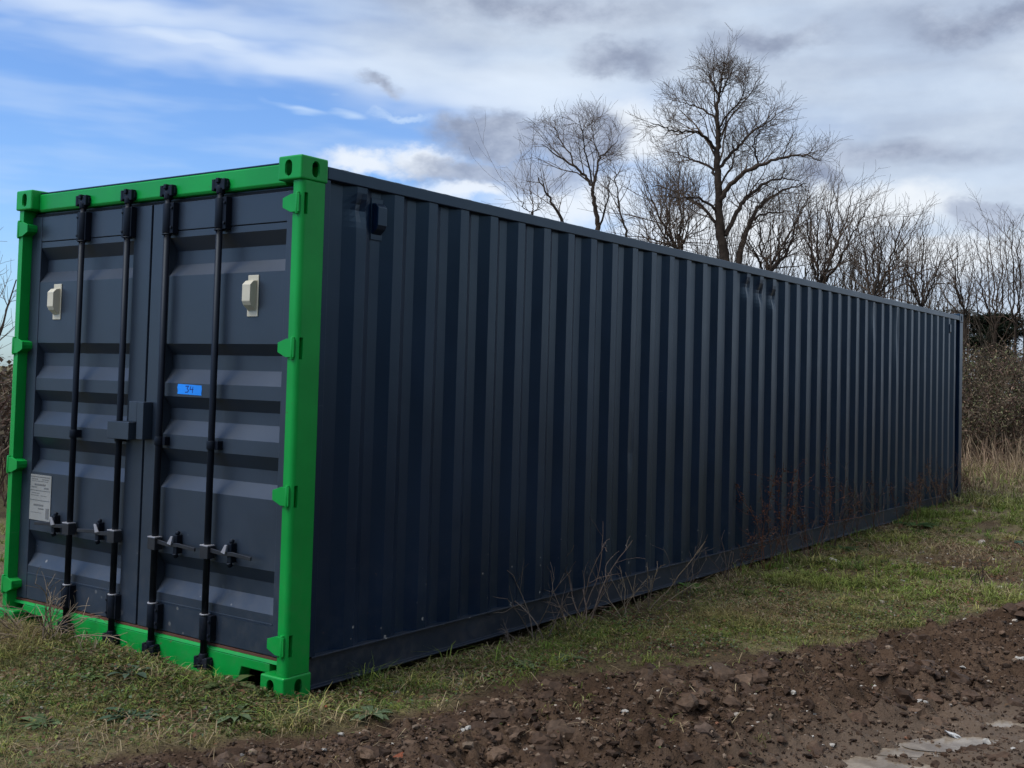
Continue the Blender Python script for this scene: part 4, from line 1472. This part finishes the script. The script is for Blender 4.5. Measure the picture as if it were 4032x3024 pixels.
# ------------------------------------------------------------------ single plants
def weed(name, loc, n_stem, h, spread, col, label, cat='dry plant', twig=4, droop=0.0, heads=None, group=None, r=0.0028, lean=(0, 0)):
    x, y = loc
    z = hz(x, y)
    t = empty(name, (x, y, z))
    tag(t, label, cat, group)
    stems, tw, hd = [], [], []
    for k in range(n_stem):
        d = np.array([rng.normal(lean[0], spread), rng.normal(lean[1], spread), 1.0])
        ln = wander((rng.normal(0, 0.03), rng.normal(0, 0.03), -0.03), d, h * rng.uniform(0.6, 1.1), r * 1.25, r * 0.55, h / 9, 0.13, -droop, 6)
        stems.append((ln[0], ln[1], np.array(col) * rng.uniform(0.7, 1.3)))
        if twig:
            sub = []
            sub_branches(ln, twig, 0.7, 0.38, 2, sub, dict(lift=0.1, min_len=0.05, r_min=r * 0.45, step=0.05, wob=0.18, up=-droop * 0.5, levels=2, counts=(0, 3, 3), lrs=(0, .5, .5)), 0.3)
            tw += [(a, b, np.array(col) * rng.uniform(0.7, 1.4)) for a, b in sub]
        if heads:
            n = heads[0]
            f = rng.uniform(0.45, 1.0, n)
            i = np.minimum((f * (len(ln[0]) - 1)).astype(int), len(ln[0]) - 1)
            hd.append(ln[0][i] + rng.normal(0, heads[1], (n, 3)))
            for a, b in sub if twig else []:
                hd.append(a[rng.integers(0, len(a), 14)] + rng.normal(0, heads[1] * 0.5, (14, 3)))
    V, T, C = tubes(stems, 5)
    add_obj('stem', fast_mesh('stem', V, T, M['stem'], tint=C, smooth_=True), t)
    if tw:
        V, T, C = tubes(tw, 3)
        tag(add_obj('twigs', fast_mesh('twigs', V, T, M['stem'], tint=C), t), kind='stuff')
    if heads:
        P = np.concatenate(hd)
        V, T, C = leaves(P, rng.uniform(heads[2] * 0.6, heads[2] * 1.3, len(P)), 1.0, jitter(heads[3], len(P), 0.45), 0.8)
        tag(add_obj('seed_head', fast_mesh('seed_head', V, T, M['blade'], tint=C), t), kind='stuff')
    return t


TAN, GREYB = (0.26, 0.20, 0.14), (0.17, 0.135, 0.11)
weed('dry_weed', (-1.66, -0.16), 13, 0.46, 0.42, TAN, 'tangled dry tan weed in front of the left hand door', twig=6, droop=0.09, r=0.0034)
weed('dry_weed', (-2.02, -0.22), 8, 0.34, 0.5, TAN, 'arching dry stems below the left bottom corner casting', twig=3, droop=0.18, r=0.0035, lean=(0.3, 0))
weed('dry_weed', (-1.85, -0.14), 12, 0.40, 0.45, (0.24, 0.175, 0.125), 'second tangle of dry stems nearer the left green post', twig=6, droop=0.12, r=0.0030)
weed('dry_weed', (-1.25, -0.20), 5, 0.20, 0.5, TAN, 'small dry stems below the closing edge of the doors', twig=3, droop=0.1)
weed('dry_weed', (0.10, 1.98), 5, 0.62, 0.28, GREYB, 'bare forked grey weed against the side wall, nearest the green post', twig=4, r=0.0035)
weed('dry_weed', (0.12, 2.48), 6, 0.66, 0.35, (0.20, 0.145, 0.115), 'taller arching dry weed right of the forked grey weed', twig=4, droop=0.04, r=0.004)
weed('dry_weed', (0.16, 3.15), 5, 0.62, 0.38, TAN, 'dry weed with long leaning tan stems, third from the green post', twig=3, droop=0.05, r=0.004, lean=(0.2, -0.2))
weed('dry_weed', (0.12, 1.75), 7, 0.22, 0.5, GREYB, 'low dead tuft at the bottom rail near the green post', twig=4, r=0.002)
weed('dry_weed', (-2.30, -0.42), 26, 0.34, 0.7, TAN, 'heap of flattened straw coloured stems at the left edge', twig=3, droop=0.28, r=0.0032)
weed('dry_weed', (-1.95, -0.50), 22, 0.28, 0.7, (0.22, 0.165, 0.11), 'low matted dry stems in front of the left door', twig=3, droop=0.28, r=0.0028)
weed('dry_weed', (0.13, 2.25), 7, 0.50, 0.4, (0.19, 0.14, 0.11), 'finely branched dry weed between the forked and the arching one', twig=6, droop=0.03, r=0.0026)
weed('dry_weed', (0.20, 2.85), 6, 0.45, 0.45, TAN, 'short sprawling dry weed before the leaning tan stems', twig=5, droop=0.06, r=0.0026)
weed('dry_weed', (0.15, 3.75), 5, 0.40, 0.35, GREYB, 'small grey weed beyond the leaning tan stems', twig=5, r=0.0026)
RUST = (0.15, 0.064, 0.036)
DOCKS = [((0.16, 5.15), 0.95, 3, 'rusty brown dock with the fullest seed heads against the container side'),
         ((0.14, 5.75), 1.00, 2, 'rusty brown dock just right of the fullest one'),
         ((0.16, 6.35), 0.98, 2, 'rusty dock, third along the container side'),
         ((0.18, 9.3), 0.72, 2, 'pale brown dock near the far end of the container side'),
         ((0.16, 10.3), 0.80, 3, 'fuller brown dock closest to the far corner')]
for k, (loc, h, ns, lab) in enumerate(DOCKS):
    c_ = RUST if k < 3 else (0.20, 0.115, 0.07)
    weed('dock_plant', loc, ns, h, 0.07, c_, lab, 'dock plant', twig=4, heads=(150, 0.022, 0.016, tuple(0.95 * v for v in c_)))
for k in range(9):
    y_ = (4.75, 5.45, 6.05, 7.2, 7.9, 8.7, 9.8, 10.8, 11.6)[k]
    lab = ('narrow brown dock left of the rusty group', 'thin rusty dock between the first two full ones', 'thin rusty dock between the second and third full ones', 'single brown dock past the pale branched stalk',
           'leaning brown dock before the grey stalk', 'short brown dock before the far pair', 'brown dock between the far pair', 'slim dock past the fuller far dock', 'last small dock before the far corner post')[k]
    weed('dock_plant', (0.13 + 0.05 * (k % 3), y_), 2, (0.6, 0.75, 0.8, 0.65, 0.7, 0.5, 0.6, 0.65, 0.55)[k], 0.10, (0.15, 0.082, 0.052), lab, 'dock plant', twig=4, heads=(110, 0.020, 0.016, (0.125, 0.062, 0.038)))
STALKS = [((0.15, 6.9), 0.85, 'thin pale branched stalk right of the rusty docks'), ((0.14, 7.5), 0.55, 'short thin stalk beyond the pale branched one'),
          ((0.16, 8.3), 0.75, 'thin grey stalk between the two groups of docks'), ((0.15, 11.2), 0.8, 'crossing thin stalks beside the far corner post'),
          ((0.17, 4.5), 0.45, 'short dry stalk left of the rusty docks'), ((0.20, 5.45), 0.4, 'low brown twiggy weed at the foot of the rusty docks'),
          ((0.22, 6.1), 0.42, 'low grey twiggy weed at the rail beside the third dock')]
for loc, h, lab in STALKS:
    weed('dry_stalk', loc, 4, h, 0.22, (0.14, 0.10, 0.08), lab, twig=5, r=0.003)
weed('dead_sprig', (1.78, 5.6), 5, 0.24, 0.35, (0.045, 0.038, 0.034), 'small dark dead sprig alone on the grass at right', twig=4, r=0.004)


def rosette(loc, n, size, col, label, name='green_weed', rise=0.5, group=None):
    x, y = loc
    t = empty(name, (x, y, hz(x, y)))
    tag(t, label, 'weed', group)
    for k in range(n):
        a = k * 2.4 + rng.uniform(-0.3, 0.3)
        ln = size * rng.uniform(0.6, 1.15)
        w = ln * rng.uniform(0.22, 0.34)
        q = np.linspace(0, 1, 6)
        d = np.array([math.cos(a), math.sin(a)]); s_ = np.array([-math.sin(a), math.cos(a)])
        r_ = rise * rng.uniform(0.5, 1.2)
        zc = ln * (r_ * q - 0.75 * r_ * q ** 2) + 0.004
        ww = w * np.sin(np.pi * np.clip(q * 0.92 + 0.06, 0, 1)) * (1 + 0.22 * rng.normal(0, 1, 6))
        V = []
        for i in range(6):
            c_ = d * ln * q[i]
            for sg, dz in ((-1, 0.25), (0, 0), (1, 0.25)):
                V.append((*(c_ + s_ * sg * ww[i] / 2), zc[i] + dz * abs(ww[i]) / 2))
        T = []
        for i in range(5):
            for j in range(2):
                o_ = i * 3 + j
                T += [(o_, o_ + 1, o_ + 4), (o_, o_ + 4, o_ + 3)]
        C = np.repeat(np.array(col)[None, :] * rng.uniform(0.7, 1.3), 18, 0)
        add_obj('leaf', fast_mesh('leaf', V, T, M['blade'], tint=C, smooth_=True), t)


ROS = [((-0.33, -0.58), 14, 0.11, (0.045, 0.075, 0.045), 'blue-green thistle rosette in front of the right hand door, at the bottom left'),
       ((-0.62, -0.62), 9, 0.10, (0.050, 0.085, 0.020), 'bright broad-leaved weed left of the thistle rosette'),
       ((-0.55, -0.88), 10, 0.09, (0.070, 0.100, 0.045), 'pale green rosette near the bottom left corner'),
       ((0.02, -0.30), 8, 0.11, (0.085, 0.115, 0.060), 'grey-green leafy weed just in front of the bottom corner casting'),
       ((0.10, 0.06), 9, 0.09, (0.070, 0.095, 0.040), 'leafy weed against the side of the bottom corner casting'),
       ((0.46, 0.10), 13, 0.10, (0.080, 0.110, 0.060), 'pale green rosette at the mud edge right of the green post'),
       ((0.48, 1.30), 12, 0.09, (0.070, 0.095, 0.045), 'pale rosette at the edge of the mud below the dry weeds'),
       ((0.55, 1.62), 10, 0.09, (0.080, 0.105, 0.055), 'second pale rosette along the mud edge'),
       ((0.10, 4.0), 8, 0.13, (0.050, 0.095, 0.020), 'bright upright green weed against the bottom rail'),
       ((0.25, 6.8), 12, 0.17, (0.030, 0.055, 0.018), 'dark green leafy clump at the bottom rail by the docks'),
       ((0.30, 9.0), 14, 0.20, (0.036, 0.070, 0.020), 'green clump at the rail near the far end'),
       ((1.50, 8.6), 12, 0.13, (0.035, 0.075, 0.045), 'blue-green leafy patch on the grass near the far corner'),
       ((0.62, 3.55), 11, 0.11, (0.040, 0.070, 0.045), 'blue-green rosette on the verge beyond the dry weeds'),
       ((1.20, 3.45), 12, 0.08, (0.080, 0.125, 0.024), 'bright lime green weed at the mud edge'),
       ((-0.9, -0.42), 9, 0.09, (0.060, 0.090, 0.030), 'small weed under the right hand door'),
       ((-0.30, -0.06), 9, 0.12, (0.055, 0.075, 0.028), 'leafy weed filling the notch of the sill beside the corner casting'),
       ((-0.75, -0.30), 7, 0.12, (0.060, 0.090, 0.060), 'upright grey-green weed against the green sill')]
for loc, n, sz, col, lab in ROS:
    rosette(loc, n, sz * 1.25, tuple(1.7 * v for v in col), lab, rise=0.9 if 'upright' in lab else 0.45)


# ------------------------------------------------------------------ clods, stones and rubble
def lump(seed, n_sub=2, flat_=0.7):
    bm = bmesh.new()
    bmesh.ops.create_icosphere(bm, subdivisions=n_sub, radius=1.0)
    r_ = np.random.default_rng(seed)
    dirs = r_.normal(0, 1, (9, 3)); dirs /= np.linalg.norm(dirs, axis=1)[:, None]
    cut = r_.uniform(0.55, 0.98, 9)
    for v in bm.verts:
        p = np.array(v.co)
        for d, c_ in zip(dirs, cut):
            e_ = p @ d - c_
            if e_ > 0: p = p - d * e_ * 0.85
        p = p * (1 + 0.17 * r_.normal())
        v.co = Vector((p[0], p[1], p[2] * flat_))
    V = np.array([v.co[:] for v in bm.verts]); T = np.array([[v.index for v in f.verts] for f in bm.faces])
    bm.free()
    return V, T


LUMPS = [lump(k, 2, 0.75) for k in range(10)]
CRUMBS = [lump(80 + k, 1, 0.8) for k in range(12)]
LUMPS2 = [lump(40 + k, 2, 0.8) for k in range(8)]


def lumps(P, size, tint, shapes):
    V, T, C, o = [], [], [], 0
    for j, (v, t) in enumerate(shapes):
        idx = np.arange(j, len(P), len(shapes))
        m_ = len(idx)
        if not m_: continue
        a = rng.random(m_) * 6.28
        sc_ = size[idx][:, None] * np.stack([np.ones(m_), rng.uniform(0.55, 1, m_), rng.uniform(0.5, 1, m_)], 1)
        w = v[None, :, :] * sc_[:, None, :]
        c_, s_ = np.cos(a)[:, None], np.sin(a)[:, None]
        w = np.stack([w[:, :, 0] * c_ - w[:, :, 1] * s_, w[:, :, 0] * s_ + w[:, :, 1] * c_, w[:, :, 2]], -1) + P[idx][:, None, :]
        V.append(w.reshape(-1, 3))
        T.append((t[None, :, :] + (np.arange(m_) * len(v))[:, None, None]).reshape(-1, 3) + o)
        C.append(np.repeat(tint[idx], len(v), 0)); o += m_ * len(v)
    return np.concatenate(V), np.concatenate(T), np.concatenate(C)


n = 30000
x = rng.uniform(0.0, 3.6, n); y = -1.4 + 7.4 * rng.random(n) ** 1.25
d = mud_distance(x, y)
pud = puddle_field(x, y)
m_ = (rng.random(n) < sstep(d, 0.02, 0.35) * (1 - 0.55 * sstep(d, 1.2, 1.6))) & (pud < 0.1)
x, y, d = x[m_], y[m_], d[m_]
n = len(x)
sz = 0.006 + 0.022 * rng.random(n) ** 3.2
z = height(x, y) + sz * 0.10
V, T, C = lumps(np.stack([x, y, z], 1), sz, palette([(0.042, 0.024, 0.014), (0.135, 0.087, 0.057), (0.088, 0.053, 0.034), (0.19, 0.138, 0.097)], [4, 3, 4, 1], n, 0.40), CRUMBS)
o = add_obj('mud_clods', fast_mesh('mud_clods', V, T, M['clod'], tint=C))
tag(o, 'crumbled brown mud clods over the churned track', 'mud', kind='stuff')

n = 11000
x, y = rng.uniform(0.0, 3.6, n), rng.uniform(-1.4, 5.6, n)
d = mud_distance(x, y)
clump = sstep(fbm(x * 2.6, y * 2.6, 3, 24), -0.1, 0.4)
m_ = (rng.random(n) < sstep(d, 0.12, 0.45) * (1 - 0.8 * sstep(d, 1.2, 1.6)) * clump) & (puddle_field(x, y) < 0.1)
x, y = x[m_], y[m_]; n = len(x)
sz = 0.018 + 0.070 * rng.random(n) ** 3.2
V, T, C = lumps(np.stack([x, y, height(x, y) - sz * 0.15], 1), sz, palette([(0.064, 0.038, 0.024), (0.120, 0.077, 0.050), (0.092, 0.056, 0.036)], [3, 2, 3], n, 0.3), LUMPS)
o = add_obj('mud_clods', fast_mesh('mud_clods', V, T, M['clod'], tint=C))
tag(o, 'large broken mud clods heaped along the churned track', 'mud', kind='stuff')

# the finest crumbs
OCT_V = np.array([(1, 0, 0), (-1, 0, 0), (0, 1, 0), (0, -1, 0), (0, 0, 1), (0, 0, -1)], float)
OCT_T = np.array([(0, 2, 4), (2, 1, 4), (1, 3, 4), (3, 0, 4), (2, 0, 5), (1, 2, 5), (3, 1, 5), (0, 3, 5)])
OCTS = [(OCT_V * np.random.default_rng(900 + k).uniform(0.6, 1.3, (6, 1)) + np.random.default_rng(950 + k).normal(0, 0.18, (6, 3)), OCT_T) for k in range(12)]
n = 70000
x = rng.uniform(0.0, 3.4, n); y = -1.4 + 6.4 * rng.random(n) ** 1.4
d = mud_distance(x, y)
m_ = (rng.random(n) < sstep(d, -0.02, 0.25) * (1 - 0.5 * sstep(d, 1.2, 1.6))) & (puddle_field(x, y) < 0.8)
x, y = x[m_], y[m_]; n = len(x)
sz = 0.0035 + 0.0075 * rng.random(n) ** 1.8
V, T, C = lumps(np.stack([x, y, height(x, y) + sz * 0.3], 1), sz, palette([(0.036, 0.020, 0.012), (0.130, 0.084, 0.055), (0.084, 0.051, 0.032), (0.20, 0.148, 0.105)], [4, 3, 4, 1], n, 0.4), OCTS)
tag(add_obj('mud_crumbs', fast_mesh('mud_crumbs', V, T, M['clod'], tint=C)), 'fine loose crumbs of soil over the churned track', 'mud', kind='stuff')

# fine chips in the mud and on the verge, thickest in the strip of rubble beside the far half of the wall
n = 2400
x, y = rng.uniform(-2.6, 4.4, n), rng.uniform(-1.5, 9.5, n)
x[1500:], y[1500:] = rng.normal(1.0, 0.45, 900), rng.normal(6.2, 1.0, 900)
x[2100:], y[2100:] = rng.normal(2.0, 0.3, 300), rng.normal(5.6, 0.5, 300)
d = mud_distance(x, y)
out = ~((x > -2.44) & (x < 0.05) & (y > -0.02)) & (rng.random(n) < 0.25 + 0.6 * sstep(d, -0.1, 0.3))
x, y = x[out], y[out]; n = len(x)
sz = 0.004 + 0.009 * rng.random(n) ** 2.2
z = height(x, y) + sz * 0.4 + np.where(mud_distance(x, y) > 0, 0.006, 0.012)
V, T, C = lumps(np.stack([x, y, z], 1), sz, palette([(0.50, 0.47, 0.42), (0.36, 0.31, 0.26), (0.26, 0.12, 0.07), (0.30, 0.22, 0.15), (0.2, 0.19, 0.18)], [3, 3, 1, 2, 1], n, 0.25), LUMPS)
o = add_obj('stone_chips', fast_mesh('stone_chips', V, T, M['stone'], tint=C))
tag(o, 'pale stone chips and grit speckling the mud', 'grit', kind='stuff')


def stone(px, py, size_px, col, label, flat_=0.55, group=None, name='stone', seed=0, asp=0.65):
    """one stone lying where the survey of the photograph puts it"""
    p = on_ground(px, py)
    for _ in range(3):
        p = on_ground(px, py, hz(p[0], p[1]))
    dist = np.linalg.norm(p - CAM)
    s_ = size_px * 1.8228 / FPX * dist / 2
    v, t = LUMPS2[seed % 8]
    rr = np.random.default_rng(seed + 500)
    w = v * np.array([s_, s_ * asp, s_ * flat_])
    C = np.repeat(np.array(col)[None, :], len(v), 0) * (1 + 0.2 * rr.normal(0, 1, (len(v), 1)).clip(-1, 1))
    o = add_obj(name, fast_mesh(name, w, t, M['stone'], tint=C), loc=(p[0], p[1], hz(p[0], p[1]) + s_ * flat_ * 0.35))
    o.rotation_euler = (rr.normal(0, 0.25), rr.normal(0, 0.25), rr.uniform(0, 6.28))
    tag(o, label, 'brick' if 'brick' in name else 'stone', group)


WH, PALE, BRK = (0.46, 0.43, 0.38), (0.42, 0.37, 0.31), (0.26, 0.085, 0.045)
stone(30, 1520, 34, (0.50, 0.36, 0.16), 'yellow sandy stone at the left edge in the grass', seed=1)
stone(735, 1588, 24, WH, 'flat white stone chip at the mud edge below the green corner', 0.3, seed=2)
stone(965, 1585, 34, (0.66, 0.62, 0.54), 'largest cream stone flake in the mud at bottom centre', 0.35, seed=3)
stone(1085, 1580, 36, (0.30, 0.16, 0.095), 'flat orange brick fragment beside the cream flake', 0.3, name='brick_fragment', seed=4)
stone(860, 1640, 40, BRK, 'dark red brick fragment at the bottom edge', 0.5, name='brick_fragment', seed=5)
stone(1585, 1622, 42, (0.24, 0.10, 0.06), 'tilted red brick piece in the churned mud at bottom right', 0.5, name='brick_fragment', seed=6)
stone(350, 1555, 24, (0.24, 0.07, 0.045), 'red brick piece in the grass right of the thistle', 0.7, name='brick_fragment', seed=7)
stone(50, 1555, 30, (0.16, 0.062, 0.04), 'dull red brick piece near the left edge', 0.5, name='brick_fragment', seed=8)
stone(445, 1536, 30, (0.15, 0.135, 0.125), 'grey pointed stone in the grass below the doors', 0.7, seed=9)
stone(707, 1535, 20, (0.27, 0.075, 0.04), 'small red brick chip below the bottom corner casting', 0.8, name='brick_fragment', seed=10)
stone(2155, 1272, 34, (0.50, 0.47, 0.36), 'flat pale slab in the grass at the right edge', 0.25, seed=11)
stone(1810, 1215, 46, (0.46, 0.42, 0.36), 'long pale stone in the rubble strip beside the far rail', 0.2, seed=12, asp=0.3)
stone(2130, 1608, 24, WH, 'round white stone by the puddles', 0.8, seed=13)
stone(2060, 1592, 38, (0.60, 0.59, 0.56), 'broad white stone between the puddles', 0.35, seed=14)
stone(2200, 1528, 40, (0.60, 0.59, 0.57), 'white flat stone at the right edge in the mud', 0.3, seed=15)
stone(2205, 1398, 26, WH, 'white stone at the right edge where the clods begin', 0.6, seed=16)
stone(1375, 1462, 34, (0.30, 0.28, 0.26), 'grey stone in the grass edge below the dry weeds', 0.4, seed=17)
stone(855, 1497, 24, PALE, 'pale stone at the grass edge left of the rosette', 0.5, seed=18)
stone(990, 1480, 22, PALE, 'tan chip in the brown moss right of the green post', 0.4, seed=19)
stone(2070, 1470, 34, (0.17, 0.18, 0.21), 'blue grey slate sliver in the churned mud', 0.2, seed=20, asp=0.25)
stone(1525, 1640, 46, (0.11, 0.075, 0.055), 'mud coated stone at the bottom edge', 0.6, seed=21)
stone(1690, 1285, 26, (0.20, 0.075, 0.045), 'reddish brick scrap on the verge grass', 0.6, name='brick_fragment', seed=22)
CH = [(1620, 1465), (1715, 1470), (1712, 1495), (1630, 1502), (1890, 1490), (1745, 1537), (1760, 1520), (1985, 1515), (2000, 1540), (1590, 1540), (1777, 1612), (1796, 1610), (1600, 1618), (1690, 1440),
      (1540, 1445), (1900, 1460), (845, 1612), (1010, 1600), (1250, 1565), (1350, 1540), (1420, 1510), (1130, 1545), (1180, 1605), (930, 1560), (1460, 1600), (2080, 1440), (780, 1590), (1320, 1608),
      (700, 1640), (1000, 1635), (1640, 1545), (1855, 1425), (2140, 1455), (1200, 1530)]
for k, (a, b) in enumerate(CH):
    stone(a, b, 12 + 9 * ((k * 7) % 5) / 4, WH if k % 3 else PALE, 'small white stone chip lying in the churned mud', 0.5, 'white chips in the mud', seed=60 + k)
CG = [(1955, 1105), (2105, 1105), (1880, 1180), (2120, 1175), (1775, 1215), (1745, 1220), (1990, 1195), (1905, 1300), (2010, 1330), (2085, 1340), (1840, 1330), (1650, 1330), (1500, 1395), (1450, 1405),
      (2150, 1330), (2190, 1340), (1950, 1260), (2060, 1225), (480, 1520), (150, 1485), (90, 1530), (265, 1420), (560, 1530)]
for k, (a, b) in enumerate(CG):
    stone(a, b, 12 + 8 * ((k * 5) % 4) / 3, PALE if k % 2 else WH, 'small pale stone lying in the short grass', 0.5, 'pale stones in the grass', seed=120 + k)
